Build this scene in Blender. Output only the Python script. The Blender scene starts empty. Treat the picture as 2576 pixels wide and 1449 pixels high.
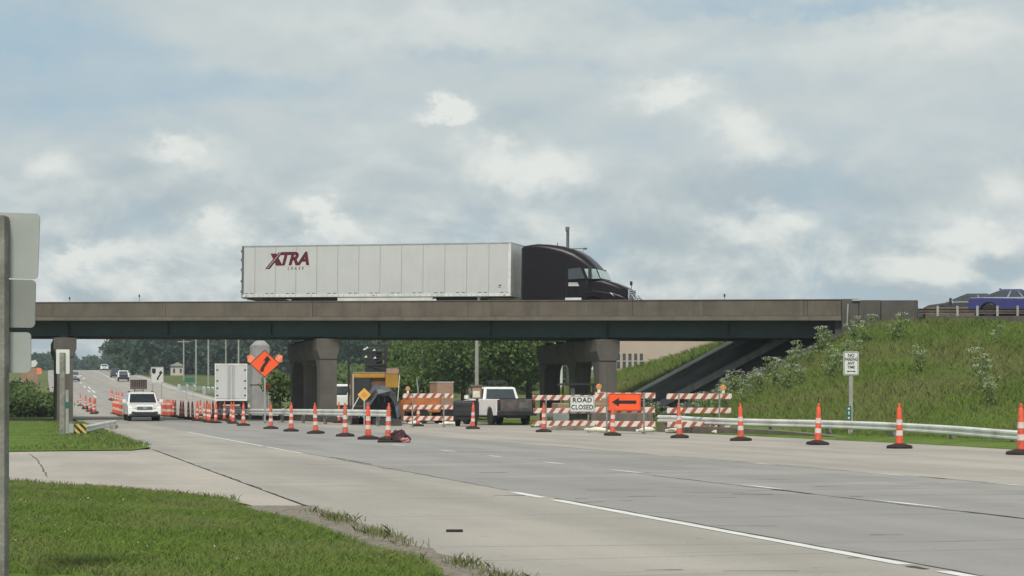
import bpy, bmesh, math, random
import numpy as np
from mathutils import Vector, Matrix, noise as mnoise

random.seed(7)
rng = np.random.default_rng(11)
S = bpy.context.scene
COL = S.collection
R = math.radians

# ------------------------------------------------------------------ camera
F, CX, HOR, EYE = 4635.0, 1287.5, 1011.0, 1.15      # focal length, centre and horizon in picture units
cd = bpy.data.cameras.new("camera")
cd.sensor_width = 36.0
cd.lens = F / 2575.0 * 36.0
cd.shift_y = (HOR - 724.5) / 2575.0
cd.clip_start = 0.1
cd.clip_end = 9000
co = bpy.data.objects.new("camera", cd)
co.location = (0, 0, EYE)
co.rotation_euler = (R(90), 0, 0)
COL.objects.link(co)
S.camera = co

# ------------------------------------------------------------------ light
SUN_EL, SUN_AZ = R(52), R(188)          # azimuth from +Y towards +X
S.view_settings.view_transform = 'Standard'
S.view_settings.look = 'None'
S.view_settings.exposure = 0.0
S.view_settings.gamma = 1.0
sl = bpy.data.lights.new("sun", 'SUN')
sl.energy = 3.0
sl.angle = R(11)
sl.color = (1.0, 0.94, 0.85)
so = bpy.data.objects.new("sun", sl)
sd = Vector((math.sin(SUN_AZ) * math.cos(SUN_EL), math.cos(SUN_AZ) * math.cos(SUN_EL), math.sin(SUN_EL)))
so.rotation_euler = (-sd).to_track_quat('-Z', 'Y').to_euler()
so.location = (0, 0, 60)
COL.objects.link(so)

wd = bpy.data.worlds.new("World")
S.world = wd
wd.use_nodes = True
NT = wd.node_tree
NT.nodes.clear()

class NB:
    """small helper to write node trees as expressions"""
    def __init__(s, nt): s.nt = nt
    def n(s, t, **k):
        x = s.nt.nodes.new(t)
        for a, b in k.items(): setattr(x, a, b)
        return x
    def put(s, sock, v):
        if hasattr(v, 'is_linked') or hasattr(v, 'links'): s.nt.links.new(v, sock)
        else: sock.default_value = v
    def m(s, op, a, b=0.0, c=None):
        x = s.n('ShaderNodeMath', operation=op)
        s.put(x.inputs[0], a); s.put(x.inputs[1], b)
        if c is not None: s.put(x.inputs[2], c)
        return x.outputs[0]
    def v(s, op, a, b=None):
        x = s.n('ShaderNodeVectorMath', operation=op)
        s.put(x.inputs[0], a)
        if b is not None:
            if op == 'SCALE': s.put(x.inputs[3], b)
            else: s.put(x.inputs[1], b)
        return x.outputs['Value'] if op in ('DOT_PRODUCT', 'LENGTH') else x.outputs[0]
    def comb(s, a, b, c):
        x = s.n('ShaderNodeCombineXYZ')
        for i, q in enumerate((a, b, c)): s.put(x.inputs[i], q)
        return x.outputs[0]
    def sep(s, a):
        x = s.n('ShaderNodeSeparateXYZ'); s.put(x.inputs[0], a); return x.outputs
    def noise(s, vec, scale, detail=4, rough=0.5, dist=0.0, out=0):
        x = s.n('ShaderNodeTexNoise')
        s.put(x.inputs['Vector'], vec)
        x.inputs['Scale'].default_value = scale
        x.inputs['Detail'].default_value = detail
        x.inputs['Roughness'].default_value = rough
        x.inputs['Distortion'].default_value = dist
        return x.outputs[out]
    def step(s, a, lo, hi, o0=0.0, o1=1.0):
        x = s.n('ShaderNodeMapRange', interpolation_type='SMOOTHSTEP')
        s.put(x.inputs[0], a)
        for i, q in enumerate((lo, hi, o0, o1)): s.put(x.inputs[i + 1], q)
        return x.outputs[0]
    def mix(s, f, a, b, blend='MIX'):
        x = s.n('ShaderNodeMix', data_type='RGBA', blend_type=blend)
        s.put(x.inputs[0], f)
        for i, q in ((6, a), (7, b)):
            if isinstance(q, tuple) and len(q) == 3: q = q + (1,)
            s.put(x.inputs[i], q)
        return x.outputs[2]

w = NB(NT)
dirn = w.n('ShaderNodeTexCoord').outputs['Generated']
sk = w.n('ShaderNodeTexSky', sky_type='NISHITA', sun_disc=False)
sk.sun_elevation = SUN_EL
sk.sun_rotation = SUN_AZ
sk.air_density = 1.0; sk.dust_density = 0.6; sk.ozone_density = 2.0
dx, dy, dz = w.sep(dirn)
yy = w.m('MAXIMUM', dy, 0.05)
u = w.m('DIVIDE', dx, yy)
vv = w.m('DIVIDE', dz, yy)
wn = w.noise(w.comb(dx, dy, w.m('MULTIPLY', dz, 1.8)), 16, 6, 0.6, out=1)
warp = w.v('SCALE', w.v('SUBTRACT', wn, (0.5, 0.5, 0.5)), 0.034)
wn2 = w.noise(w.comb(dx, dy, w.m('MULTIPLY', dz, 1.4)), 60, 6, 0.62, out=1)
warp = w.v('ADD', warp, w.v('SCALE', w.v('SUBTRACT', wn2, (0.5, 0.5, 0.5)), 0.026))
uv = w.v('ADD', w.comb(u, vv, 0.0), warp)

def blobs(lst):
    acc = None
    for (U, V, su, sv, amp) in lst:
        d = w.v('MULTIPLY', w.v('SUBTRACT', uv, ((U - CX) / F, (HOR - V) / F, 0)), (F / su, F / sv, 0))
        e = w.m('MULTIPLY', w.m('EXPONENT', w.m('MULTIPLY', w.v('DOT_PRODUCT', d, d), -1.0)), amp)
        acc = e if acc is None else w.m('ADD', acc, e)
    return acc

shade = blobs([   # grey undersides (minus) and sunlit tops (plus), where this sky has them
    (1135, 262, 48, 20, .85), (1085, 284, 40, 16, .45), (430, 370, 75, 28, .40), (500, 410, 90, 40, .2), (1370, 420, 90, 42, .45), (1250, 380, 70, 40, .3), (1180, 335, 60, 50, .16),
    (790, 530, 45, 26, .5), (840, 560, 40, 24, .5), (570, 600, 50, 34, .4), (210, 640, 50, 22, .4), (330, 650, 60, 40, .25), (130, 430, 70, 40, .25), (850, 600, 80, 40, .22), (1700, 220, 120, 45, .24), (1850, 310, 75, 42, .40), (1930, 370, 80, 40, .25), (1670, 235, 70, 36, .3),
    (1930, 560, 140, 36, .30), (2000, 640, 100, 60, .24), (2440, 600, 80, 44, .45), (2330, 670, 110, 50, .3), (2520, 480, 70, 60, .22),
    (1150, 60, 420, 50, .16), (2350, 80, 260, 60, .20), (200, 640, 60, 30, .18), (580, 600, 90, 40, .14),
    (1950, 480, 420, 55, -.22), (1700, 600, 190, 60, -.22), (2200, 600, 160, 50, -.26), (1620, 700, 200, 70, -.12),
    (330, 410, 130, 40, -.10), (500, 520, 260, 50, -.10), (1250, 300, 120, 40, -.12), (1030, 460, 120, 50, -.10),
    (1850, 130, 300, 60, .12), (950, 370, 180, 40, .08)])
clear = blobs([(60, 90, 330, 110, .30), (700, 195, 420, 46, .22), (950, 270, 320, 50, .16), (1150, 150, 260, 40, .14),
               (2000, 10, 420, 30, .20), (1830, 160, 160, 40, .10), (1500, 170, 50, 45, .14), (300, 250, 300, 40, .10)])
cvec = w.comb(dx, dy, w.m('MULTIPLY', dz, 1.7))
n1 = w.noise(cvec, 15, 10, 0.56, 0.35)
n2 = w.noise(w.comb(dx, dy, w.m('ADD', w.m('MULTIPLY', dz, 1.7), 0.016)), 15, 10, 0.56, 0.35)
n3 = w.noise(w.v('ADD', cvec, (3.1, 1.7, 0.4)), 4.0, 6, 0.5, 0.2)
n4 = w.noise(w.comb(dx, dy, w.m('MULTIPLY', dz, 4.5)), 6, 4, 0.45, 0.3)
hi = w.step(dz, .075, .16)
ncov = w.m('ADD', w.m('MULTIPLY', n1, w.m('SUBTRACT', 1.0, hi)), w.m('MULTIPLY', w.m('ADD', w.m('MULTIPLY', n4, .8), w.m('MULTIPLY', n1, .2)), hi))
cover = w.step(w.m('ADD', w.m('SUBTRACT', w.m('ADD', ncov, 0.10), clear), w.m('MULTIPLY', w.m('MAXIMUM', shade, 0.0), 0.5)), 0.16, 0.66)
lit = w.m('ADD', w.m('ADD', w.m('MULTIPLY', w.m('SUBTRACT', n1, n2), w.step(dz, .05, .15, 3.0, .25)), w.m('MULTIPLY', w.m('SUBTRACT', n3, 0.5), 0.35)), w.m('ADD', w.m('MULTIPLY', shade, w.m('ADD', w.m('MULTIPLY', n1, 2.4), 0.05)), 0.45))
lit = w.m('ADD', lit, w.m('MULTIPLY', w.m('SUBTRACT', ncov, 0.5), 0.35))
cloud = w.mix(w.step(lit, 0.0, 1.05), (4.3, 5.1, 5.45), (7.9, 8.2, 7.85))
blue = w.mix(0.85, sk.outputs[0], (3.7, 5.25, 6.3))
skycol = w.mix(cover, blue, cloud)
bg = w.n('ShaderNodeBackground')
NT.links.new(skycol, bg.inputs[0])
bg.inputs[1].default_value = 0.1
wo = w.n('ShaderNodeOutputWorld')
NT.links.new(bg.outputs[0], wo.inputs[0])

# ------------------------------------------------------------------ materials
def new_mat(name):
    m = bpy.data.materials.new(name)
    m.use_nodes = True
    b = NB(m.node_tree)
    return m, b, m.node_tree.nodes['Principled BSDF']

def mat(name, col, rough=0.6, metal=0.0, var=0.25, scale=3.0, bump=0.0, bscale=40.0, coat=0.0, dirt=None, dscale=1.2):
    m, b, p = new_mat(name)
    oc = b.n('ShaderNodeTexCoord').outputs['Object']
    n = b.noise(oc, scale, 5, 0.6)
    lo = tuple(c * (1 - var) for c in col); hi = tuple(min(1, c * (1 + var)) for c in col)
    c = b.mix(b.step(n, 0.3, 0.7), lo, hi)
    if dirt:
        dn = b.noise(oc, dscale, 6, 0.65)
        c = b.mix(b.step(dn, 0.5, 0.72, 0, 0.75), c, dirt)
    b.put(p.inputs['Base Color'], c)
    p.inputs['Roughness'].default_value = rough
    p.inputs['Metallic'].default_value = metal
    if coat: p.inputs['Coat Weight'].default_value = coat
    if bump:
        bn = b.n('ShaderNodeBump'); bn.inputs['Strength'].default_value = bump
        bn.inputs['Distance'].default_value = 0.02
        b.put(bn.inputs['Height'], b.noise(oc, bscale, 4, 0.6))
        b.put(p.inputs['Normal'], bn.outputs[0])
    return m

def leafmat(name, c0, c1, trans=0.25, big=None, up=0.0):
    m, b, p = new_mat(name)
    g = b.n('ShaderNodeNewGeometry')
    c = b.mix(g.outputs['Random Per Island'], c0, c1)
    if big:
        n = b.noise(b.n('ShaderNodeTexCoord').outputs['Object'], big[0], 3, 0.6)
        c = b.mix(b.step(n, 0.42, 0.62, 0, big[2]), c, big[1])
    b.put(p.inputs['Base Color'], c)
    p.inputs['Roughness'].default_value = 0.6
    p.inputs['Specular IOR Level'].default_value = 0.25
    if up:      # blades shade like the turf they make up
        nn = b.v('NORMALIZE', b.v('ADD', b.v('SCALE', g.outputs['Normal'], 1 - up), (0, 0, up)))
        b.put(p.inputs['Normal'], nn)
    tr = b.n('ShaderNodeBsdfTranslucent'); b.put(tr.inputs[0], c)
    mx = b.n('ShaderNodeMixShader'); mx.inputs[0].default_value = trans
    b.nt.links.new(p.outputs[0], mx.inputs[1]); b.nt.links.new(tr.outputs[0], mx.inputs[2])
    b.nt.links.new(mx.outputs[0], b.nt.nodes['Material Output'].inputs[0])
    return m

M = {}
M['white_paint'] = mat('white_paint', (.84, .85, .84), .35, var=.04, coat=.3)
M['trailer_white'] = mat('trailer_white', (.545, .555, .55), .5, var=.05, scale=.8, dirt=(.46, .465, .45), dscale=.5)
M['maroon_paint'] = mat('maroon_paint', (.007, .0035, .006), .34, var=.2)
M['maroon_paint'].node_tree.nodes['Principled BSDF'].inputs['Specular IOR Level'].default_value = .26
M['maroon_ink'] = mat('maroon_ink', (.10, .004, .016), .5, var=.25, scale=4)
M['black_ink'] = mat('black_ink', (.012, .012, .012), .6, var=.2)
M['dark_slit'] = mat('dark_slit', (.22, .23, .22), .6, var=.2)
M['seam'] = mat('seam', (.27, .28, .28), .6, var=.2)
M['steel'] = mat('steel', (.42, .43, .43), .45, metal=.6, var=.15, scale=2)
M['galvanised'] = mat('galvanised', (.70, .71, .68), .5, metal=.1, var=.12, scale=1.3, dirt=(.48, .46, .41), dscale=.7)
M['sign_back'] = mat('sign_back', (.40, .42, .41), .55, metal=.2, var=.08, scale=2)
M['sign_back_dull'] = mat('sign_back_dull', (.27, .28, .27), .6, metal=.15, var=.08, scale=2)
M['post_wood'] = mat('post_wood', (.23, .22, .20), .85, var=.3, scale=6, bump=.3)
M['tyre'] = mat('tyre', (.018, .018, .018), .85, var=.2)
M['dark_plastic'] = mat('dark_plastic', (.025, .025, .027), .6, var=.2)
M['black_metal'] = mat('black_metal', (.02, .02, .022), .5, var=.25)
M['rim'] = mat('rim', (.5, .5, .5), .3, metal=.9, var=.1)
M['chrome'] = mat('chrome', (.7, .7, .7), .18, metal=1, var=.05)
M['glass'] = mat('glass', (.03, .04, .045), .06, var=.1, coat=1)
M['glass_light'] = mat('glass_light', (.30, .40, .40), .08, var=.15, coat=1)
M['glass_pale'] = mat('glass_pale', (.55, .60, .62), .08, var=.1, coat=1)
M['lamp'] = mat('lamp', (.75, .75, .72), .1, var=.05, coat=1)
M['red_lamp'] = mat('red_lamp', (.3, .012, .01), .2, var=.1, coat=1)
M['amber'] = mat('amber', (.62, .27, .09), .35, var=.15)
M['orange'] = mat('orange', (.80, .098, .036), .5, var=.12, scale=6, dirt=(.34, .085, .055), dscale=3.4)
M['orange_sign'] = mat('orange_sign', (.95, .105, .02), .5, var=.08, scale=2)
M['orange_pale'] = mat('orange_pale', (.85, .25, .13), .7, var=.1)
M['cone_white'] = mat('cone_white', (.66, .58, .54), .5, var=.12, scale=6, dirt=(.36, .26, .22), dscale=5)
M['rubber'] = mat('rubber', (.022, .012, .010), .8, var=.3, scale=8)
M['sand_cloth'] = mat('sand_cloth', (.68, .66, .55), .9, var=.12, scale=5, bump=.5, bscale=14)
M['tan_cloth'] = mat('tan_cloth', (.36, .30, .22), .9, var=.2, scale=5, bump=.5, bscale=14)
M['sign_white'] = mat('sign_white', (.66, .69, .66), .5, var=.05, scale=2)
M['sign_yellow'] = mat('sign_yellow', (.75, .42, .06), .5, var=.08)
M['marker_yellow'] = mat('marker_yellow', (.62, .47, .15), .6, var=.12, scale=8)
M['green_sign'] = mat('green_sign', (.015, .14, .11), .5, var=.1)
M['machine_yellow'] = mat('machine_yellow', (.42, .22, .02), .5, var=.2, scale=2, dirt=(.16, .09, .03), dscale=1)
M['machine_brown'] = mat('machine_brown', (.16, .075, .03), .6, var=.25, scale=2, dirt=(.05, .03, .02), dscale=1)
M['machine_orange'] = mat('machine_orange', (.50, .17, .05), .55, var=.2, scale=2, dirt=(.2, .08, .04), dscale=1)
M['tan_box'] = mat('tan_box', (.34, .22, .15), .7, var=.12)
M['tarp'] = mat('tarp', (.085, .095, .105), .55, var=.35, scale=3, bump=.6, bscale=6)
M['blue_paint'] = mat('blue_paint', (.022, .022, .15), .25, var=.1, coat=.7)
M['grey_paint'] = mat('grey_paint', (.035, .038, .042), .25, var=.1, coat=.6)
M['silver_paint'] = mat('silver_paint', (.45, .46, .47), .3, metal=.3, var=.06, coat=.5)
M['tailgate'] = mat('tailgate', (.10, .085, .085), .5, var=.4, scale=2.2, dirt=(.30, .19, .17), dscale=1.6)
M['debris_red'] = mat('debris_red', (.045, .012, .014), .7, var=.4, scale=6)
M['debris_pink'] = mat('debris_pink', (.36, .17, .17), .7, var=.3, scale=6)
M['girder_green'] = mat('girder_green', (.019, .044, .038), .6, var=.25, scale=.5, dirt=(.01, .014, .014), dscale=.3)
M['building_tan'] = mat('building_tan', (.44, .36, .29), .85, var=.06, scale=.3)
M['building_pale'] = mat('building_pale', (.56, .50, .44), .85, var=.05, scale=.3)
M['bark'] = mat('bark', (.07, .055, .042), .95, var=.35, scale=3)
M['pole_grey'] = mat('pole_grey', (.33, .33, .31), .8, var=.15, scale=1)
M['pole_dark'] = mat('pole_dark', (.12, .125, .125), .7, var=.2)
M['pole_white'] = mat('pole_white', (.62, .63, .62), .6, var=.06)
M['rail_brown'] = mat('rail_brown', (.12, .095, .075), .8, var=.3, scale=1.5)
M['soil'] = mat('soil', (.16, .135, .11), .95, var=.3, scale=2, bump=.6, bscale=8)

def streaked(name, col, amt, dark, lo, kx=4.0):
    m, b, p = new_mat(name)
    oc = b.n('ShaderNodeTexCoord').outputs['Object']
    x, y, z = b.sep(oc)
    s = b.noise(b.comb(b.m('MULTIPLY', x, kx), b.m('MULTIPLY', y, kx), b.m('MULTIPLY', z, .35)), 1.0, 6, .65)
    c = b.mix(b.step(s, .48, .75, 0, amt), col, dark)
    n = b.noise(oc, .7, 5, .6)
    c = b.mix(b.step(n, .4, .7, 0, .5), c, lo)
    b.put(p.inputs['Base Color'], c); p.inputs['Roughness'].default_value = .5
    return m
M['trailer_white'] = streaked('trailer_white', (.55, .56, .555), .30, (.43, .425, .405), (.49, .495, .485))
def faded_orange():
    m, b, p = new_mat('orange')
    oc = b.n('ShaderNodeTexCoord').outputs['Object']
    r = b.n('ShaderNodeObjectInfo').outputs['Random']
    c = b.mix(r, (.82, .10, .034), (.62, .13, .075))
    n = b.noise(b.v('ADD', oc, b.comb(b.m('MULTIPLY', r, 40.0), 0.0, 0.0)), 7, 5, .65)
    c = b.mix(b.step(n, .48, .68, 0, .7), c, (.27, .075, .05))
    b.put(p.inputs['Base Color'], c); p.inputs['Roughness'].default_value = .55
    return m
M['orange'] = faded_orange()
def concrete(name, col, streak=0.5, rough=.85, sc=1.0, stain=(.05, .045, .04), stain_amt=.6):
    m, b, p = new_mat(name)
    oc = b.n('ShaderNodeTexCoord').outputs['Object']
    n = b.noise(oc, 0.9 * sc, 8, .65)
    c = b.mix(b.step(n, .3, .7), tuple(x * .8 for x in col), tuple(x * 1.18 for x in col))
    x, y, z = b.sep(oc)
    sv = b.comb(b.m('MULTIPLY', x, 3.2), b.m('MULTIPLY', y, 3.2), b.m('MULTIPLY', z, .16))
    s = b.noise(sv, .9 * sc, 6, .6)
    c = b.mix(b.step(s, .52, .74, 0, streak), c, stain)
    s2 = b.noise(b.v('ADD', sv, (9, 4, 2)), 1.3 * sc, 5, .6)
    c = b.mix(b.step(s2, .60, .74, 0, streak * .7), c, tuple(min(1, x * 1.9) for x in col))
    g = b.noise(oc, 28, 3, .6)
    c = b.mix(b.step(g, .35, .75, 0, .18), c, tuple(x * .6 for x in col))
    b.put(p.inputs['Base Color'], c)
    p.inputs['Roughness'].default_value = rough
    bn = b.n('ShaderNodeBump'); bn.inputs['Strength'].default_value = .35; bn.inputs['Distance'].default_value = .01
    b.put(bn.inputs['Height'], g); b.put(p.inputs['Normal'], bn.outputs[0])
    return m
M['parapet'] = concrete('parapet', (.132, .111, .087), .6, sc=.8, stain=(.06, .05, .04))
M['slab_edge'] = concrete('slab_edge', (.155, .132, .105), .35)
M['old_concrete'] = concrete('old_concrete', (.085, .077, .069), .6)
M['pier_concrete'] = concrete('pier_concrete', (.112, .102, .088), .6)
M['pale_concrete'] = concrete('pale_concrete', (.36, .36, .35), .35)
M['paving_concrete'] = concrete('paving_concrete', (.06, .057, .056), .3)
M['barrier_concrete'] = concrete('barrier_concrete', (.17, .145, .115), .55)

def stripe_mat(name, c0, c1, period, duty, kx, kz, dirt=None):
    m, b, p = new_mat(name)
    oc = b.n('ShaderNodeTexCoord').outputs['Object']
    x, y, z = b.sep(oc)
    f = b.m('FRACT', b.m('ADD', b.m('DIVIDE', b.m('ADD', b.m('MULTIPLY', x, kx), b.m('MULTIPLY', z, kz)), period), 50.0))
    c = b.mix(b.m('GREATER_THAN', f, duty), c0, c1)
    n = b.noise(oc, 5, 5, .65)
    c = b.mix(b.step(n, .45, .75, 0, .45), c, dirt or (.3, .22, .18))
    b.put(p.inputs['Base Color'], c); p.inputs['Roughness'].default_value = .5
    return m
M['barricade_stripe'] = stripe_mat('barricade_stripe', (.72, .62, .57), (.33, .085, .04), .37, .56, 1, -.75)
M['marker_stripe'] = stripe_mat('marker_stripe', (.66, .47, .14), (.018, .016, .012), .19, .52, .8, .8, dirt=(.3, .22, .08))
# ------------------------------------------------------------------ mesh helpers
class MB:
    def __init__(s): s.v = []; s.f = []; s.mi = []
    def add(s, vs, fs, mi=0):
        o = len(s.v); s.v += [tuple(x) for x in vs]
        for f in fs: s.f.append(tuple(i + o for i in f)); s.mi.append(mi)
        return s
    def box(s, x0, x1, y0, y1, z0, z1, mi=0):
        vs = [(x0, y0, z0), (x1, y0, z0), (x1, y1, z0), (x0, y1, z0), (x0, y0, z1), (x1, y0, z1), (x1, y1, z1), (x0, y1, z1)]
        return s.add(vs, [(0, 3, 2, 1), (4, 5, 6, 7), (0, 1, 5, 4), (1, 2, 6, 5), (2, 3, 7, 6), (3, 0, 4, 7)], mi)
    def hexa(s, b, t, mi=0):     # bottom ring of 4, top ring of 4
        return s.add(list(b) + list(t), [(0, 3, 2, 1), (4, 5, 6, 7), (0, 1, 5, 4), (1, 2, 6, 5), (2, 3, 7, 6), (3, 0, 4, 7)], mi)
    def loft(s, rings, cap=True, mi=0):
        n = len(rings[0]); vs = [p for r in rings for p in r]; fs = []
        for k in range(len(rings) - 1):
            for i in range(n):
                j = (i + 1) % n
                fs.append((k * n + i, k * n + j, (k + 1) * n + j, (k + 1) * n + i))
        if cap:
            fs.append(tuple(reversed(range(n)))); fs.append(tuple(range((len(rings) - 1) * n, len(rings) * n)))
        return s.add(vs, fs, mi)
    def prism(s, poly, fn, d0, d1, mi=0):
        return s.loft([[fn(a, b, d0) for a, b in poly], [fn(a, b, d1) for a, b in poly]], True, mi)
    def cyl(s, p0, p1, r0, r1=None, n=12, cap=True, mi=0):
        r1 = r0 if r1 is None else r1
        p0, p1 = Vector(p0), Vector(p1); d = (p1 - p0).normalized()
        a = d.orthogonal().normalized(); b = d.cross(a)
        rg = lambda p, r: [tuple(p + (a * math.cos(t) + b * math.sin(t)) * r) for t in [2 * math.pi * i / n for i in range(n)]]
        return s.loft([rg(p0, r0), rg(p1, r1)], cap, mi)
    def lathe(s, prof, c=(0, 0, 0), n=16, mi=0):
        rg = [[(c[0] + r * math.cos(t), c[1] + r * math.sin(t), c[2] + z) for t in [2 * math.pi * i / n for i in range(n)]] for r, z in prof]
        return s.loft(rg, True, mi)
    def tube(s, pts, r, n=8, mi=0):
        pts = [Vector(p) for p in pts]
        for a, b in zip(pts, pts[1:]): s.cyl(a, b, r, r, n, True, mi)
        return s
    def bar(s, p0, p1, w, h, mi=0, up=(0, 0, 1)):
        p0, p1 = Vector(p0), Vector(p1); d = (p1 - p0).normalized(); up = Vector(up)
        if abs(d.dot(up)) > .98: up = Vector((0, 1, 0))
        a = d.cross(up).normalized() * (w / 2); b = a.cross(d).normalized() * (h / 2)
        rg = lambda p: [tuple(p - a - b), tuple(p + a - b), tuple(p + a + b), tuple(p - a + b)]
        return s.loft([rg(p0), rg(p1)], True, mi)
    def quad(s, a, b, c, d, mi=0): return s.add([a, b, c, d], [(0, 1, 2, 3)], mi)
    def panel(s, pts, off, mi=0):          # a thin slab from a planar outline, thickness along off
        off = Vector(off)
        return s.loft([[tuple(p) for p in pts], [tuple(Vector(p) + off) for p in pts]], True, mi)
    def sphere(s, c, r, n=12, m=8, sc=(1, 1, 1), mi=0):
        prof = [(max(1e-4, r * math.sin(math.pi * i / m)), -r * math.cos(math.pi * i / m)) for i in range(m + 1)]
        rg = [[(c[0] + q * math.cos(t) * sc[0], c[1] + q * math.sin(t) * sc[1], c[2] + z * sc[2]) for t in [2 * math.pi * i / n for i in range(n)]] for q, z in prof]
        return s.loft(rg, True, mi)
    def build(s, name, mats, parent=None, smooth=False, bevel=0, seg=2, loc=None):
        me = bpy.data.meshes.new(name)
        me.from_pydata(s.v, [], s.f)
        for m in (mats if isinstance(mats, (list, tuple)) else [mats]): me.materials.append(m)
        if any(s.mi): me.polygons.foreach_set('material_index', s.mi)
        bm = bmesh.new(); bm.from_mesh(me); bmesh.ops.recalc_face_normals(bm, faces=bm.faces); bm.to_mesh(me); bm.free()
        me.update()
        if smooth:
            me.polygons.foreach_set('use_smooth', [True] * len(me.polygons))
            try: me.set_sharp_from_angle(angle=R(38))
            except Exception: pass
        o = bpy.data.objects.new(name, me); COL.objects.link(o)
        if parent is not None: o.parent = parent
        if loc is not None: o.location = loc
        if bevel:
            bv = o.modifiers.new('bevel', 'BEVEL'); bv.width = bevel; bv.segments = seg
            bv.limit_method = 'ANGLE'; bv.angle_limit = R(35)
        return o

def bigmesh(name, verts, faces, m, parent=None):      # numpy arrays, all faces of the same size
    me = bpy.data.meshes.new(name)
    nv, nf, k = len(verts), len(faces), faces.shape[1]
    me.vertices.add(nv); me.vertices.foreach_set('co', np.ascontiguousarray(verts, dtype=np.float32).ravel())
    me.loops.add(nf * k); me.loops.foreach_set('vertex_index', np.ascontiguousarray(faces, dtype=np.int32).ravel())
    me.polygons.add(nf); me.polygons.foreach_set('loop_start', np.arange(0, nf * k, k, dtype=np.int32))
    me.update(calc_edges=True); me.validate()
    me.materials.append(m)
    o = bpy.data.objects.new(name, me); COL.objects.link(o)
    if parent is not None: o.parent = parent
    return o

def tag(o, label, cat, group=None, kind=None):
    o['label'] = label; o['category'] = cat
    if group: o['group'] = group
    if kind: o['kind'] = kind
    return o
def struct(o): o['kind'] = 'structure'; return o
def empty(name, loc, rz=0.0, ry=0.0):
    o = bpy.data.objects.new(name, None); COL.objects.link(o)
    o.location = loc; o.rotation_euler = (0, ry, rz); o.empty_display_size = .3
    return o
def thing(name, label, cat, loc, rz=0.0, group=None, ry=0.0):
    return tag(empty(name, loc, rz, ry), label, cat, group)
def dup(root, loc, rz, label, group=None):
    r = root.copy(); COL.objects.link(r); r.location = loc; r.rotation_euler = (0, 0, rz)
    r['label'] = label
    if group: r['group'] = group
    for ch in list(root.children):
        c = ch.copy(); COL.objects.link(c); c.parent = r
        for g in list(ch.children):
            d = g.copy(); COL.objects.link(d); d.parent = c
    return r

_fcache = {}
def text(name, s, size, m, parent, loc, rot=(R(90), 0, 0), shear=0, sx=1.0, depth=.004, align='CENTER', bold=0.0, spacing=1.0):
    cu = bpy.data.curves.new(name, 'FONT')
    cu.body = s; cu.size = size; cu.shear = shear; cu.extrude = depth; cu.offset = bold
    cu.align_x = align; cu.align_y = 'CENTER'; cu.space_character = spacing; cu.resolution_u = 3
    t = bpy.data.objects.new(name + '_curve', cu); COL.objects.link(t)
    bpy.context.view_layer.update()
    dg = bpy.context.evaluated_depsgraph_get()
    me = bpy.data.meshes.new_from_object(t.evaluated_get(dg))
    bpy.data.objects.remove(t)
    me.materials.clear(); me.materials.append(m)
    o = bpy.data.objects.new(name, me); COL.objects.link(o); o.parent = parent
    o.location = loc; o.rotation_euler = rot; o.scale = (sx, 1, 1)
    return o

def W(U, V, y): return Vector(((U - CX) / F * y, y, EYE + (HOR - V) / F * y))
def X(U, y): return (U - CX) / F * y

# ------------------------------------------------------------------ terrain
RD = (-.2562, .9666)                # the road's direction; t runs across it, to the right
def tq(x, y):
    return .9666 * x + .2562 * y, .3134 * x + .9496 * y - 93.06      # across the road; beyond the bridge's near face
def tx(t, y): return (t - .2562 * y) / .9666
_py = [-60, 0, 100, 150, 200, 260, 330, 420, 500, 570, 640, 720, 900, 1400, 4000]
_pz = [0, 0, 0, .35, 1.25, 2.9, 5.1, 7.7, 9.7, 11.0, 11.75, 11.6, 9, 6, 0]
def zr(y): return float(np.interp(y, _py, _pz))
# smooth the profile
_fy = np.arange(-60, 1500, 5.0); _fz = np.interp(_fy, _py, _pz)
_k = np.ones(9) / 9; _fzs = np.convolve(np.pad(_fz, 4, mode='edge'), _k, mode='valid'); _fzs[_fy < 85] = 0
def zroad(y): return float(np.interp(y, _fy, _fzs)) if y < 1490 else zr(y)
def curve(y): return 0.0 if y < 180 else 6.5 * min(1, ((y - 180) / 460.0)) ** 1.3 + max(0, y - 640) * .04
def smin(a, b, k=.6):
    h = max(0, min(1, .5 + .5 * (b - a) / k)); return b * (1 - h) + a * h - k * h * (1 - h)
def bank(x, y):
    t, q = tq(x, y)
    xl = x / .9496
    P = 5.02 - .0138 * (xl - 21)
    if t > 10:
        t0 = 32.4 if q > -1 else 32.4 - min(8.4, (-1 - q) * .30)
        sl = .62 if q > -1 else .62 - min(.18, (-1 - q) * .012)
        h1 = (t - t0) * sl
    else:
        h1 = (-3.0 - t) * .55
    h2 = P if -1.2 <= q <= 12.5 else ((-1.2 - q) * -.188 + P if q < 0 else P - (q - 12.5) * .22)
    return max(0.0, smin(smin(h1, h2), P, .25))
def H(x, y):
    b = bank(x, y) if 20 < y < 190 else 0.0
    t, q = tq(x, y)
    z = zroad(y)
    z += .55 * mnoise.noise((x * .012, y * .012, 3.3)) * min(1, max(0, (abs(t - 13) - 14) / 30)) * min(1, max(0, (y - 110) / 80))
    return z + b

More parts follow.
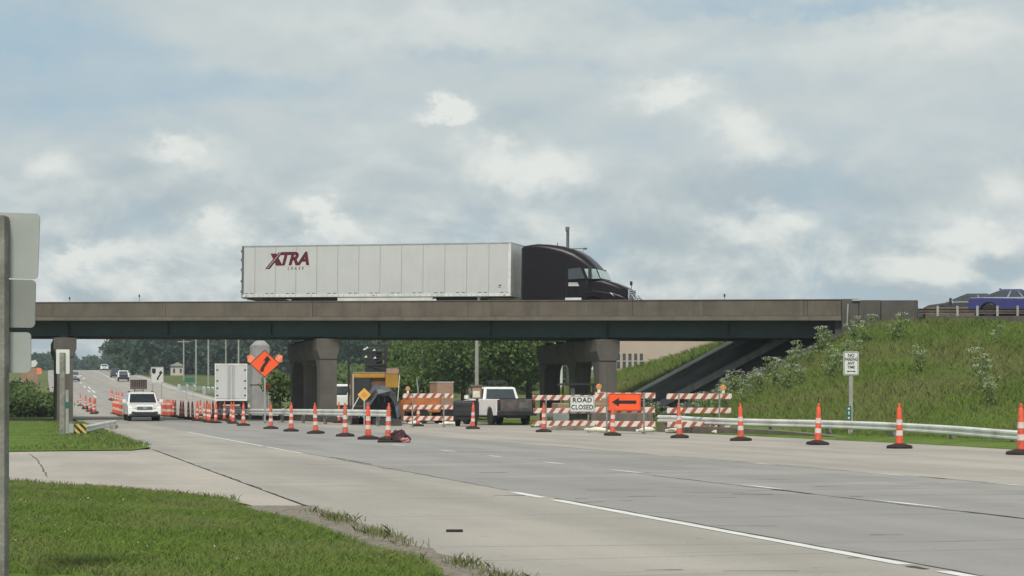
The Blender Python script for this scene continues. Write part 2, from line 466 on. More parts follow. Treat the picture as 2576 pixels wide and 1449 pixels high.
# ground sheet: fine near the picture, coarse far away
xs = list(np.arange(-70, 70.1, 1.25)); xs = [-2000, -1500, -1200, -900, -600, -420, -320, -250, -200, -160, -130, -105, -86] + xs + [84, 100, 120, 150, 200, 270, 360, 500, 800, 1200, 2000]
ys = [-120, -60, -30, -10] + list(np.arange(0, 140.1, 1.25)) + list(np.arange(143, 260, 5)) + list(np.arange(262, 900, 12)) + [920, 1000, 1100, 1250, 1400, 1700, 2100]
gv = np.array([(x, y, H(x, y) - .09) for y in ys for x in xs]); nx = len(xs)
gf = np.array([(j * nx + i, j * nx + i + 1, (j + 1) * nx + i + 1, (j + 1) * nx + i) for j in range(len(ys) - 1) for i in range(nx - 1)])

def grassy(name, stops, sc=.35, bump=.8, fine=9.0):
    m, b, p = new_mat(name)
    oc = b.n('ShaderNodeTexCoord').outputs['Object']
    n = b.noise(oc, sc, 7, .62)
    c = b.mix(b.step(n, .36, .64), stops[0], stops[1])
    n2 = b.noise(b.v('ADD', oc, (31, 7, 2)), sc * .45, 5, .6)
    c = b.mix(b.step(n2, .50, .68, 0, .8), c, stops[2])
    n3 = b.noise(oc, fine, 4, .7)
    c = b.mix(b.step(n3, .35, .7, 0, .55), c, tuple(q * .45 for q in stops[0]))
    b.put(p.inputs['Base Color'], c); p.inputs['Roughness'].default_value = .9
    p.inputs['Specular IOR Level'].default_value = .15
    bn = b.n('ShaderNodeBump'); bn.inputs['Strength'].default_value = bump; bn.inputs['Distance'].default_value = .12
    b.put(bn.inputs['Height'], n3); b.put(p.inputs['Normal'], bn.outputs[0])
    return m
M['ground'] = grassy('ground', [(.10, .125, .036), (.145, .17, .05), (.175, .165, .07)], .08, .6, 2.5)
M['lawn'] = grassy('lawn', [(.10, .175, .022), (.15, .24, .035), (.18, .225, .05)], .5)
M['bank_soil'] = grassy('bank_soil', [(.10, .16, .026), (.16, .22, .04), (.20, .19, .07)], .25)
g = bigmesh('ground', gv, gf, M['ground']); struct(g)
g.data.polygons.foreach_set('use_smooth', [True] * len(g.data.polygons))

# ------------------------------------------------------------------ pavement
def road_mat(name, split=True):
    m, b, p = new_mat(name)
    oc = b.n('ShaderNodeTexCoord').outputs['Object']
    t = b.v('DOT_PRODUCT', oc, (.9666, .2562, 0)); s = b.v('DOT_PRODUCT', oc, (-.2562, .9666, 0))
    beige = (.46, .415, .355); grey = (.325, .312, .295); tan = (.445, .40, .345)
    if split:
        c = b.mix(b.m('GREATER_THAN', t, 6.14), (.42, .385, .335), grey)
        c = b.mix(b.m('GREATER_THAN', t, 13.4), c, tan)
        c = b.mix(b.step(s, 70, 130, 0, .6), c, (.40, .365, .32))
        # tyre-polished wheel paths and the oil line between them
        lane = b.m('FRACT', b.m('DIVIDE', b.m('SUBTRACT', t, 6.0), 3.65))
        wp = b.m('ABSOLUTE', b.m('SUBTRACT', b.m('ABSOLUTE', b.m('SUBTRACT', lane, .5)), .24))
        c = b.mix(b.step(wp, .02, .16, .16, 0), c, (.19, .19, .188))
    else:
        c = b.mix(0.0, beige, beige)
    a = b.noise(b.comb(b.m('MULTIPLY', t, 1.0), b.m('MULTIPLY', s, .22), 0.0), .5, 7, .6)
    c = b.mix(b.step(a, .34, .7, .42, 0), c, (.19, .18, .17))
    a2 = b.noise(b.comb(b.m('MULTIPLY', t, .22), b.m('MULTIPLY', s, .9), 5.0), .7, 7, .65)
    c = b.mix(b.step(a2, .5, .72, 0, .42), c, (.46, .43, .38))
    f = b.noise(oc, 26, 5, .7)
    c = b.mix(b.step(f, .3, .7, .22, 0), c, (.16, .15, .14))
    sp = b.noise(oc, 5.5, 3, .6)
    c = b.mix(b.step(sp, .66, .72, 0, .4), c, (.13, .12, .11))
    a3 = b.noise(b.comb(b.m('MULTIPLY', t, .12), b.m('MULTIPLY', s, 1.6), 9.0), 1.1, 6, .7)
    c = b.mix(b.step(a3, .56, .68, 0, .35), c, (.17, .165, .16))
    # transverse joints every five metres
    j = b.m('ABSOLUTE', b.m('SUBTRACT', b.m('FRACT', b.m('DIVIDE', b.m('ADD', s, b.m('MULTIPLY', b.noise(oc, 1.1, 3, .5), .12)), 5.2)), .5))
    c = b.mix(b.step(j, .0, .006, .45, 0), c, (.09, .085, .08))
    b.put(p.inputs['Base Color'], c); p.inputs['Roughness'].default_value = .82
    p.inputs['Specular IOR Level'].default_value = .3
    bn = b.n('ShaderNodeBump'); bn.inputs['Strength'].default_value = .3; bn.inputs['Distance'].default_value = .01
    b.put(bn.inputs['Height'], f); b.put(p.inputs['Normal'], bn.outputs[0])
    return m
M['road'] = road_mat('road')
M['side_road'] = road_mat('side_road', False)

def tright(y):        # right pavement edge
    if y < 30: return 30.0
    if y < 62: return float(np.interp(y, [30, 36, 44, 47, 52, 57, 62], [24.6, 23.9, 23.0, 23.5, 23.65, 23.7, 23.7]))
    if y < 110: return 23.7
    return float(np.interp(y, [110, 160, 215, 370, 640, 800], [23.7, 22.4, 21.4, 21.6, 24.5, 25]))
def tleft(y): return 3.0 if y < 200 else float(np.interp(y, [200, 640, 800], [3.0, 2.2, 2.2]))
ry = list(np.arange(-20, 200, 4.0)) + list(np.arange(200, 760, 10.0))
rv, rf = [], []
NTT = 16
for j, y in enumerate(ry):
    a, c_ = tleft(y), tright(y); sft = curve(y)
    for i in range(NTT + 1):
        t = a + (c_ - a) * i / NTT
        rv.append((tx(t + sft, y), y, zroad(y)))
    if j:
        for i in range(NTT):
            k = (j - 1) * (NTT + 1) + i
            rf.append((k, k + 1, k + NTT + 2, k + NTT + 1))
road = bigmesh('road', np.array(rv), np.array(rf), M['road']); struct(road)

# side road coming in from the left
sr = MB()
P0 = [(-40, 31), (-7.24, 26.4), (-4.61, 23.3), (-3.42, 21.8), (-2.85, 20.4), (tx(3.02, 20.2), 20.2)]
P1 = [(-40, 45.6), (-11.6, 43.6), (-8.9, 44.4), (tx(3.02, 44.7) - .12, 44.7), (tx(3.02, 44.7) - .06, 44.72), (tx(3.02, 44.7), 44.75)]
for k in range(len(P0) - 1):
    sr.quad((*P0[k], 0), (*P0[k + 1], 0), (*P1[k + 1], 0), (*P1[k], 0))
struct(sr.build('side_road', M['side_road']))

# painted markings
mk = MB(); rr = random.Random(3)
def strip(mb, t, y0, y1, wd_, dz=.004, jit=0.0, taper=False, sft=True):
    n = max(2, int((y1 - y0) / 1.2)); L = []
    for i in range(n + 1):
        y = y0 + (y1 - y0) * i / n; tt = t + (curve(y) if sft else 0) + (rr.uniform(-jit, jit)); wq = wd_ * (1 + rr.uniform(-.12, .12))
        if taper and i in (0, n): wq *= .3
        L.append((tt, y, wq))
    for (t0, ya, w0), (t1, yb, w1) in zip(L, L[1:]):
        mb.quad((tx(t0 - w0 / 2, ya), ya, zroad(ya) + dz), (tx(t0 + w0 / 2, ya), ya, zroad(ya) + dz), (tx(t1 + w1 / 2, yb), yb, zroad(yb) + dz), (tx(t1 - w1 / 2, yb), yb, zroad(yb) + dz))
for y0, y1 in ((-10, 12.5), (13.0, 21.6), (22.1, 23.4), (41, 47), (48, 70)): strip(mk, 6.02, y0, y1, .125 if y0 < 30 else .09, jit=.004)
for y0, y1 in ((29.6, 31.4), (24.2, 25.6), (20.0, 21.6), (34.0, 35.4), (38.4, 39.6), (42.5, 44.2), (48, 50)): strip(mk, 9.64, y0, y1, .12, jit=.006, taper=True)
for y0, y1 in ((27.8, 30.5), (25, 26.2), (33.6, 35), (39, 40.5)): strip(mk, 13.25, y0, y1, .10, jit=.006, taper=True)
for y in np.arange(215, 330, 28): strip(mk, 8.0, y, y + 12, .22); 
for y in (240, 262): strip(mk, 8.55, y, y + 16, .22)
for y in np.arange(340, 640, 36): strip(mk, 9.2, y, y + 12, .3)
strip(mk, 20.3, 120, 640, .2); strip(mk, 14.2, 330, 640, .2)
M['road_paint'] = mat('road_paint', (.66, .66, .63), .7, var=.1, scale=5, dirt=(.5, .48, .45), dscale=2.5)
struct(mk.build('lane_markings', M['road_paint']))

# joint sealant and cracks
ck = MB()
def crack(pts, wd_):
    P = []
    for (x0, y0), (x1, y1) in zip(pts, pts[1:]):
        n = max(2, int(math.hypot(x1 - x0, y1 - y0) / .35))
        for i in range(n):
            f = i / n; P.append((x0 + (x1 - x0) * f + rr.uniform(-.02, .02), y0 + (y1 - y0) * f + rr.uniform(-.02, .02)))
    P.append(pts[-1])
    for i, ((x0, y0), (x1, y1)) in enumerate(zip(P, P[1:])):
        d = Vector((x1 - x0, y1 - y0)); 
        if d.length < 1e-4: continue
        nrm = Vector((-d.y, d.x)).normalized() * wd_ * rr.uniform(.25, .75)
        z = .0035
        ck.quad((x0 - nrm.x, y0 - nrm.y, z), (x0 + nrm.x, y0 + nrm.y, z), (x1 + nrm.x, y1 + nrm.y, z), (x1 - nrm.x, y1 - nrm.y, z))
def gp(U, V): y = F * EYE / (V - HOR); return (X(U, y), y)
crack([(tx(3.03, y), y) for y in (20.3, 23, 27, 32, 38, 43.5)], .02)
crack([gp(75, 1142), gp(92, 1155), gp(104, 1172), gp(118, 1200)], .018); crack([gp(118, 1200), gp(300, 1203)], .014)
crack([(tx(6.13, y), y) for y in (10, 13, 16, 19, 22)], .022)
crack([(tx(6.1, y), y) for y in (24, 28, 34, 40, 47)], .02)
crack([(tx(6.2, y), y) for y in (34, 36, 38.5)], .03)
crack([(tx(9.5, y), y) for y in (16, 19, 22.5, 26, 29.5)], .025); crack([(tx(9.53, y), y) for y in (17.5, 19.3)], .06); crack([(tx(9.52, y), y) for y in (23, 24.2)], .06)
crack([(tx(13.3, y), y) for y in (20, 28, 36, 48)], .02); crack([(tx(13.32, y), y) for y in (27.6, 28.9)], .07); crack([(tx(13.3, y), y) for y in (23.6, 25.4)], .06)
crack([gp(1440, 1266), gp(1520, 1261), gp(1590, 1260)], .02); crack([gp(1445, 1268), gp(1500, 1276)], .07)
crack([gp(1040, 1194), gp(1072, 1194)], .05); crack([gp(960, 1179), gp(988, 1180)], .07)
crack([gp(640, 1274), gp(700, 1272), gp(790, 1273)], .03)
crack([gp(2290, 1424), gp(2330, 1432)], .07); crack([gp(1210, 1350), gp(1230, 1350)], .012)
for i in range(70):       # short breaks, sealed nicks and spalls scattered over the slabs
    y = 12.5 + 50 * rr.random() ** 1.6; x = rr.uniform(-.25, .28) * y
    if tq(x, y)[0] < 3.4 or tq(x, y)[0] > 22: continue
    l = rr.uniform(.05, .5) * (1 + y / 30); crack([(x, y), (x + l, y + rr.uniform(-.06, .06) * l)], rr.uniform(.008, .02) * (1 + y / 25))
for y in (14.6, 17.9, 21.8, 26.2, 31.5, 38, 46):
    crack([(tx(3.2, y), y), (tx(6.0, y + .3), y + .3)], .008); crack([(tx(6.1, y + .3), y + .3), (tx(9.5, y + 1.1), y + 1.1)], .009); crack([(tx(9.6, y + .8), y + .8), (tx(13.2, y + 1.7), y + 1.7)], .009)
M['crack'] = mat('crack', (.05, .048, .045), .9, var=.3)
struct(ck.build('road_cracks', M['crack']))

# verges -------------------------------------------------------------
def inside(poly, x, y):
    c = False; n = len(poly)
    for i in range(n):
        x0, y0 = poly[i]; x1, y1 = poly[i - 1]
        if (y0 > y) != (y1 > y) and x < (x1 - x0) * (y - y0) / (y1 - y0) + x0: c = not c
    return c
def edge_dist(poly, x, y):
    d = 1e9
    for i in range(len(poly)):
        x0, y0 = poly[i]; x1, y1 = poly[i - 1]; ax, ay = x1 - x0, y1 - y0
        f = max(0, min(1, ((x - x0) * ax + (y - y0) * ay) / (ax * ax + ay * ay + 1e-9)))
        d = min(d, math.hypot(x - x0 - ax * f, y - y0 - ay * f))
    return d
LAWN = [(-8, 5), (tx(2.6, 5), 5), (tx(2.6, 9), 9), (tx(2.62, 12), 12), (tx(2.78, 13.2), 13.2), (tx(2.62, 14.5), 14.5), (tx(2.6, 16), 16), (tx(2.5, 17.5), 17.5), (tx(2.3, 19), 19), (-3.0, 20.3), (-3.42, 21.7), (-4.61, 23.2), (-7.24, 26.3), (-40, 30.9), (-40, 5)]
LAWN2 = [(-40, 44.6), (-11.6, 42.4), (-8.95, 43.5), (-9.0, 46), (tx(3.03, 52), 52), (tx(3.03, 62), 62), (tx(3.05, 92), 92), (tx(3.05, 98), 98), (-60, 98)]
def lawn_h(x, y):
    h = .05 + .05 * mnoise.noise((x * .5, y * .5, 1))
    d = edge_dist(LAWN, x, y)
    return max(.012, h * min(1, d / .8) + min(.10, max(0, d - .6) * .05))
def sheet(name, poly, hf, m, step):
    bm = bmesh.new()
    x0, x1 = max(-30, min(p[0] for p in poly)), max(p[0] for p in poly); y0, y1 = min(p[1] for p in poly), max(p[1] for p in poly)
    # dense outline triangulated with interior points
    from mathutils.geometry import delaunay_2d_cdt
    out = []
    for a, b in zip(poly, poly[1:] + poly[:1]):
        n = max(1, int(math.hypot(b[0] - a[0], b[1] - a[1]) / step))
        for i in range(n):
            f = i / n; jx = 0 if i == 0 else rr.uniform(-.09, .09) * min(1, step * 2)
            out.append(Vector((a[0] + (b[0] - a[0]) * f + jx, a[1] + (b[1] - a[1]) * f + jx * .4)))
    n = len(out); pts = list(out)
    yq = y0
    while yq < y1:
        xq = x0
        while xq < x1:
            px, py_ = xq + rr.uniform(-.3, .3) * step, yq + rr.uniform(-.3, .3) * step
            if inside(poly, px, py_) and edge_dist(poly, px, py_) > step * .4: pts.append(Vector((px, py_)))
            xq += step
        yq += step
    vo, _, fo, *_ = delaunay_2d_cdt(pts, [], [list(range(n))], 1, 1e-5)
    vs = [(p.x, p.y, hf(p.x, p.y)) for p in vo]
    me = bpy.data.meshes.new(name); me.from_pydata(vs, [], fo); me.materials.append(m); me.update()
    me.polygons.foreach_set('use_smooth', [True] * len(me.polygons))
    o = bpy.data.objects.new(name, me); COL.objects.link(o)
    return struct(o)
sheet('lawn', LAWN, lawn_h, M['lawn'], .6)
sheet('grass_verge', LAWN2, lambda x, y: H(x, y) + .02 + .10 * min(1, max(0, edge_dist(LAWN2, x, y) - .1) / 2), M['lawn'], 1.6)
# gravel strip between lawn and shoulder
GRAV = [(tx(1.7, 4), 4), (tx(3.06, 4), 4), (tx(3.06, 12), 12), (tx(3.06, 20.25), 20.25), (-2.75, 20.38), (-3.0, 20.35), (tx(2.0, 18.5), 18.5), (tx(2.2, 16.5), 16.5), (tx(2.2, 12), 12)]
M['gravel'] = mat('gravel', (.235, .205, .165), .95, var=.35, scale=14, bump=1.0, bscale=60, dirt=(.17, .15, .12), dscale=2.0)
sheet('gravel_strip', GRAV, lambda x, y: .006, M['gravel'], .5)
# strip of rough ground along the right pavement edge
ev, ef = [], []
for j, y in enumerate(np.arange(30, 140, 1.0)):
    for i, d in enumerate((-.01, .25, .7, 1.4, 2.2)):
        t = tright(y) + d + (rr.uniform(-.05, .05) if i == 0 else 0); x = tx(t, y)
        ev.append((x, y, (.005 if i == 0 else .03 + H(x, y) + .02 * i)))
    if j:
        for i in range(4): k = (j - 1) * 5 + i; ef.append((k, k + 1, k + 6, k + 5))
es = bigmesh('roadside_verge', np.array(ev), np.array(ef), M['lawn']); struct(es)
# right-hand bank, its own finer sheet of rough grass
bv_, bf_ = [], []
bx = np.arange(2, 62, .8); by = np.arange(34, 132, .8); idx = {}
for j, y in enumerate(by):
    for i, x in enumerate(bx):
        t, q = tq(x, y)
        if t > tright(y) + .9 and not (-.35 < q < 11.9 and t < 39.6) :
            idx[(i, j)] = len(bv_); h = H(x, y)
            bv_.append((x, y, h + .02 + (.12 * mnoise.noise((x * .35, y * .35, 0)) if t > 25.5 else 0)))
for (i, j) in list(idx):
    k = [idx.get((i, j)), idx.get((i + 1, j)), idx.get((i + 1, j + 1)), idx.get((i, j + 1))]
    if None not in k: bf_.append(k)
gb = bigmesh('embankment', np.array(bv_), np.array(bf_), M['bank_soil']); struct(gb)
gb.data.polygons.foreach_set('use_smooth', [True] * len(gb.data.polygons))
# ------------------------------------------------------------------ the overpass
BRZ = -math.atan2(.3134, .9496)                  # heading of the bridge
HB = Vector((.9496, -.3134, 0)); QB = Vector((.3134, .9496, 0))
BW = 11.2
def deckz(xl): return 5.70 - .01377 * xl          # deck level along the near parapet
br = thing('overpass', 'long concrete and steel girder overpass carrying traffic across the closed road', 'bridge', (0, 98, 0), BRZ)
XL0, XL1 = -48.0, 17.4
def bb(mb, x0, x1, q0, q1, z0, z1, mi=0):         # box that follows the grade; z relative to the deck
    g = lambda x, z, q: deckz(x) + z + .01 * q
    n = max(1, int((x1 - x0) / 6))
    for k in range(n):
        a, b = x0 + (x1 - x0) * k / n, x0 + (x1 - x0) * (k + 1) / n
    b_ = [(x0, q0, g(x0, z0, q0)), (x1, q0, g(x1, z0, q0)), (x1, q1, g(x1, z0, q1)), (x0, q1, g(x0, z0, q1))]
    t_ = [(x0, q0, g(x0, z1, q0)), (x1, q0, g(x1, z1, q0)), (x1, q1, g(x1, z1, q1)), (x0, q1, g(x0, z1, q1))]
    mb.hexa(b_, t_, mi)
m = MB(); bb(m, XL0, XL1, 0.0, BW, -.215, 0); m.build('deck_slab', M['slab_edge'], br)
for nm, q0, q1 in (('parapet', .03, .40), ('parapet', BW - .40, BW - .03)):
    m = MB(); x = XL0
    while x < XL1 - .1:                              # cast in lengths with open joints
        e = min(x + 9.1, XL1); bb(m, x + .006, e - .006, q0, q1, .003, .80); bb(m, x + .006, e - .006, q0 - .035, q1 + .02, .80, .86); x = e
    m.build(nm, M['parapet'], br, bevel=.015, seg=1)
for k in range(6):
    q = .95 + k * 1.86
    m = MB(); bb(m, XL0, XL1 - .2, q - .012, q + .012, -1.04, -.22); bb(m, XL0, XL1 - .2, q - .19, q + .19, -1.08, -1.04); bb(m, XL0, XL1 - .2, q - .17, q + .17, -.26, -.22)
    for i, xs_ in enumerate(np.arange(XL0 + 1, XL1 - 1, 6.5)):
        if k == 0: bb(m, xs_ - .01, xs_ + .01, q - .17, q - .013, -1.04, -.26)
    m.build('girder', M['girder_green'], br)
m = MB()
for i, xs_ in enumerate(np.arange(XL0 + 2, XL1 - 1, 6.5)):
    bb(m, xs_ - .06, xs_ + .06, .97, BW - .97, -.92, -.55)
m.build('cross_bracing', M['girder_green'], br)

# piers: cap beam with haunches on columns, rows along the road below the skewed deck
def pier(cx_, cy_, ks, colw=.96, cold=1.15):
    """cx_,cy_ centre of the front column; ks distances of the columns along the road"""
    def loc(k, a, z):        # k along the road, a across
        X_ = cx_ + RD[0] * k + .9666 * a; Y_ = cy_ + RD[1] * k + .2562 * a
        d = Vector((X_, Y_ - 98, 0)); return (d.dot(HB), d.dot(QB), z)
    xl, q, _ = loc(0, 0, 0)
    zt = deckz(xl) - 1.20
    k0, k1 = ks[0] - cold / 2 - .05, ks[-1] + cold / 2 + .05
    m = MB(); hw = .645
    prof = [(-hw, zt), (hw, zt), (hw, zt - .62), (colw / 2, zt - 1.14), (-colw / 2, zt - 1.14), (-hw, zt - .62)]
    m.prism(prof, lambda a, z, k: loc(k, a, z), k0, k1)
    p = m.build('pier', M['pier_concrete'], br, bevel=.03, seg=1)
    for k in ks:
        m = MB()
        r = lambda z, e: [loc(k - cold / 2 - e * (k != ks[0]), -colw / 2, z), loc(k - cold / 2 - e * (k != ks[0]), colw / 2, z), loc(k + cold / 2 + e, colw / 2, z), loc(k + cold / 2 + e, -colw / 2, z)]
        zb = -.1
        m.loft([r(zb, 0), r(zt - 1.9, 0), r(zt - 1.45, .14), r(zt - 1.142, .5)])
        m.build('column', M['pier_concrete'], p)
    for k in np.linspace(k0 + .6, k1 - .6, 6):
        a = loc(k, 0, zt); m = MB()
        m.box(a[0] - .22, a[0] + .22, a[1] - .22, a[1] + .22, zt + .003, zt + .16)
        m.build('bearing', M['black_metal'], p)
pier(4.93, 97.5, (0, 4.6, 10.6), cold=.95)
pier(-10.3, 102.6, (0, 5.2, 10.6), cold=.95)
pier(-26.1, 107.6, (0, 5.5, 11.0), colw=.9)
# abutment and wing wall at the right end
m = MB(); bb(m, XL1 - .35, XL1 + 1.2, .35, BW - .35, -3.5, -.22); m.build('abutment', M['old_concrete'], br)
m = MB(); bb(m, XL1 + .03, XL1 + .86, .02, .44, -2.2, .86); m.build('end_post', M['old_concrete'], br)
for q0, q1 in ((.0, .42), (BW - .42, BW)):
    m = MB(); bb(m, XL1 + .89, 19.35, q0, q1, -1.6, .80); bb(m, 19.38, 21.15, q0, q1, -1.6, .79); m.build('wing_wall', M['old_concrete'], br, bevel=.02, seg=1)
m = MB(); m.tube([(XL1 + .35, -.04, deckz(18) + .62), (XL1 + .30, -.04, deckz(18) - .5), (XL1 + .62, -.10, deckz(18) - .9)], .035); m.cyl((XL1 + .55, -.03, deckz(18) + .78), (XL1 + .95, -.03, deckz(18) + .78), .05)
m.build('drain_pipe', M['pale_concrete'], br)
# joint lines on the parapet, seen as thin vertical cracks, are gaps between the cast lengths

# slope paving under the right end with two kerbs running up it
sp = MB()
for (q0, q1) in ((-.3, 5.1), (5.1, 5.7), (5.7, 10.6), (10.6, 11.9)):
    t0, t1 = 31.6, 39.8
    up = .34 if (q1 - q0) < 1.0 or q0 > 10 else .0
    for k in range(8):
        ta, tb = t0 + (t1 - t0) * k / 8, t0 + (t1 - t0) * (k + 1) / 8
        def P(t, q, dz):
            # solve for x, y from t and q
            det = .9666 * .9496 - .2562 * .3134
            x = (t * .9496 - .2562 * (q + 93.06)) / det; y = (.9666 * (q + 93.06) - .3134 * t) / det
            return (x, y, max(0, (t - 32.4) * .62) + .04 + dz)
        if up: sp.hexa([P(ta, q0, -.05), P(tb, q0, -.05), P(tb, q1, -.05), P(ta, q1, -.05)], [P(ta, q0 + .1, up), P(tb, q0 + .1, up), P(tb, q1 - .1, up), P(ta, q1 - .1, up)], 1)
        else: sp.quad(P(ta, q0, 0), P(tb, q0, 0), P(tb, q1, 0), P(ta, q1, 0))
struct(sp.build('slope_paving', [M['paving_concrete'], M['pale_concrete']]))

# approach road on the embankment, right of the bridge
ap = MB(); xx = 18.6
AQ = lambda xl, q, z: tuple(Vector((0, 98, 0)) + HB * xl + QB * q + Vector((0, 0, z)))
while xx < 69:
    e0, e1 = (.45, .45) if xx < 21 else (-.45, -.45)
    ap.hexa([AQ(xx, e0, deckz(xx) - .9), AQ(xx + 3, e1, deckz(xx + 3) - .9), AQ(xx + 3, BW - .45, deckz(xx + 3) - .9), AQ(xx, BW - .45, deckz(xx) - .9)],
            [AQ(xx, e0, deckz(xx) - .02), AQ(xx + 3, e1, deckz(xx + 3) - .02), AQ(xx + 3, BW - .45, deckz(xx + 3) + .08), AQ(xx, BW - .45, deckz(xx) + .08)]); xx += 3
struct(ap.build('approach_road', M['old_concrete']))

# steel guard rails ---------------------------------------------------
WB = [(.0, .155), (.035, .150), (.075, .105), (.075, .055), (.02, .02), (.02, -.02), (.075, -.055), (.075, -.105), (.035, -.150), (.0, -.155),
      (-.006, -.155), (.029, -.156), (.069, -.108), (.069, -.052), (.014, -.018), (.014, .018), (.069, .052), (.069, .108), (.029, .156), (-.006, .155)]
def wbeam(mb, pts, sc=1.0, face=-1):
    """pts: rail centre points; the corrugation faces to the side given by face (-1 = right-hand normal)"""
    rings = []
    for i, p in enumerate(pts):
        a = Vector(pts[max(0, i - 1)]); b = Vector(pts[min(len(pts) - 1, i + 1)]); d = (b - a); d.z = 0; d.normalize()
        n = Vector((d.y, -d.x, 0)) * (1 if face < 0 else -1)
        rings.append([tuple(Vector(p) + n * (o * sc) + Vector((0, 0, z * sc))) for o, z in WB])
    mb.loft(rings)
def smooth_pts(ctrl, n=10):
    out = []
    for i in range(len(ctrl) - 1):
        p0, p1, p2, p3 = [Vector(ctrl[max(0, min(len(ctrl) - 1, i + k))]) for k in (-1, 0, 1, 2)]
        for j in range(n):
            t = j / n; out.append(tuple(.5 * ((2 * p1) + (-p0 + p2) * t + (2 * p0 - 5 * p1 + 4 * p2 - p3) * t * t + (-p0 + 3 * p1 - 3 * p2 + p3) * t ** 3)))
    out.append(ctrl[-1]); return out
def guardrail(name, label, ctrl, sc, post_step, face, posts_to=None, m_=None, post=(.11, .15), group=None, first=0.4):
    g = thing(name, label, 'guardrail', ctrl[0], 0, group)
    o = Vector(ctrl[0]); pts = [tuple(Vector(p) - o) for p in smooth_pts(ctrl)]
    m = MB(); wbeam(m, pts, sc, face); m.build('rail', m_ or M['galvanised'], g, smooth=True)
    L = 0; nxt = first
    for a, b in zip(pts, pts[1:]):
        a, b = Vector(a), Vector(b); d = (b - a).length
        while L + d > nxt:
            p = a + (b - a) * ((nxt - L) / d); dr = (b - a); dr.z = 0; dr.normalize()
            n = Vector((dr.y, -dr.x, 0)) * (-1 if face < 0 else 1); c = p + n * .12
            gz = (H(c.x + o.x, c.y + o.y) if posts_to is None else posts_to(c + o)) - o.z
            mm = MB(); ax = dr * post[0] / 2; ay = n * post[1] / 2; tp = p.z + .14 * sc
            q = [c - ax - ay, c + ax - ay, c + ax + ay, c - ax + ay]
            mm.hexa([(v.x, v.y, gz - .2) for v in q], [(v.x, v.y, tp) for v in q]); mm.build('post', M['post_wood'] if posts_to is None else M['pole_grey'], g)
            nxt += post_step
        L += d
    return g
def gpz(U, V, y): return tuple(W(U, V, y))
# along the right edge, from the barrier block to the picture's right edge and on
rp = [gpz(1656, 1053, 70.5), gpz(1700, 1054, 69.3), gpz(1740, 1057, 68.4), gpz(1800, 1060, 66.8), gpz(1931, 1064, 63.2), gpz(2080, 1067.5, 59.5), gpz(2238, 1073.5, 56), gpz(2400, 1083, 52), gpz(2575, 1096.5, 48)]
ex = Vector(rp[-1]) - Vector(rp[-2]); rp.append(tuple(Vector(rp[-1]) + ex * 1.0 + Vector((1.0, 0, 0)))); rp.append(tuple(Vector(rp[-1]) + ex * 1.2 + Vector((2, 0, 0))))
guardrail('guardrail', 'long galvanised guardrail curving along the foot of the grassy bank', rp, .86, 3.8, -1)
# in front of the middle pier
mp = [gpz(545, 1035, 119), gpz(640, 1035.5, 106), gpz(760, 1036.5, 97), gpz(880, 1038, 90), gpz(985, 1040, 85)]
guardrail('guardrail', 'galvanised guardrail shielding the middle pier, behind the row of cones', mp, 1.0, 3.8, -1)
# short turned-down end at the left, with the striped marker
lp = [gpz(212, 1079, 62), gpz(235, 1075.5, 68), gpz(262, 1069, 74), gpz(287, 1064.5, 80), gpz(289, 1063, 92)]
guardrail('guardrail', 'short low end of guardrail in the left grass beside the striped marker', lp, .85, 5.0, -1, first=3)
# along the approach embankment
gr_ = thing('guardrail', 'guardrail on many close pale posts along the top of the embankment', 'guardrail', AQ(21.2, .2, deckz(21.2)), BRZ)
n_ = 26; L_ = 24.0
pts = [(i * L_ / n_, .0, .24 - .01377 * i * L_ / n_) for i in range(n_ + 1)]
m = MB(); wbeam(m, pts, .75, +1); m.build('rail', M['rail_brown'], gr_, smooth=True)
for i in range(26):
    xq = .95 + i * .953
    m = MB(); m.box(xq - .055, xq + .055, -.26, -.12, -.35 - .01377 * xq, .50 - .01377 * xq); m.build('post', M['pole_grey'], gr_)
far_b = thing('median_barrier', 'brown weathered concrete median barrier between the cars on the embankment', 'barrier', AQ(21.0, 5.7, deckz(21.0)), BRZ)
m = MB(); m.box(0, 30, -.15, .15, -.2, .72); fb = m.build('wall', M['parapet'], far_b, bevel=.03)
fb.rotation_euler = (0, .01377, 0)

# concrete pieces at the foot of the right bank and under the rails
bar = thing('barrier_block', 'square concrete barrier end block where the right guardrail starts', 'barrier', tuple(W(1620, 1083, 71.5)), R(14.8))
m = MB(); m.hexa([(-.36, -.25, -.1), (.36, -.25, -.1), (.36, 6, -.1), (-.36, 6, -.1)], [(-.28, -.2, .68), (.28, -.2, .68), (.28, 6, .68), (-.28, 6, .68)]); m.build('block', M['barrier_concrete'], bar, bevel=.03)
def curbwall(name, label, ctrl, h, wd_, m_):
    pts = smooth_pts(ctrl, 6); rings = []
    for i, p in enumerate(pts):
        a = Vector(pts[max(0, i - 1)]); b = Vector(pts[min(len(pts) - 1, i + 1)]); d = b - a; d.z = 0; d.normalize(); n = Vector((-d.y, d.x, 0)); p = Vector(p)
        hh = h if not callable(h) else h(i / (len(pts) - 1))
        rings.append([tuple(p), tuple(p - n * wd_), tuple(p - n * wd_ + Vector((0, 0, hh + .15))), tuple(p + n * -.04 + Vector((0, 0, hh + .15)))])
    m = MB(); m.loft(rings); o = m.build(name, m_); tag(o, label, 'kerb'); return o
k1 = [(x, y, -.15) for x, y in [gp(1656, 1087), gp(1800, 1092.5), gp(1931, 1097.5), gp(2060, 1103), gp(2160, 1107.5)]]
curbwall('retaining_kerb', 'low dirt stained concrete kerb below the right guardrail', [(x, y + .5, z) for x, y, z in k1], lambda f: .27 * (1 - .95 * f ** 2), -.35, M['barrier_concrete'])
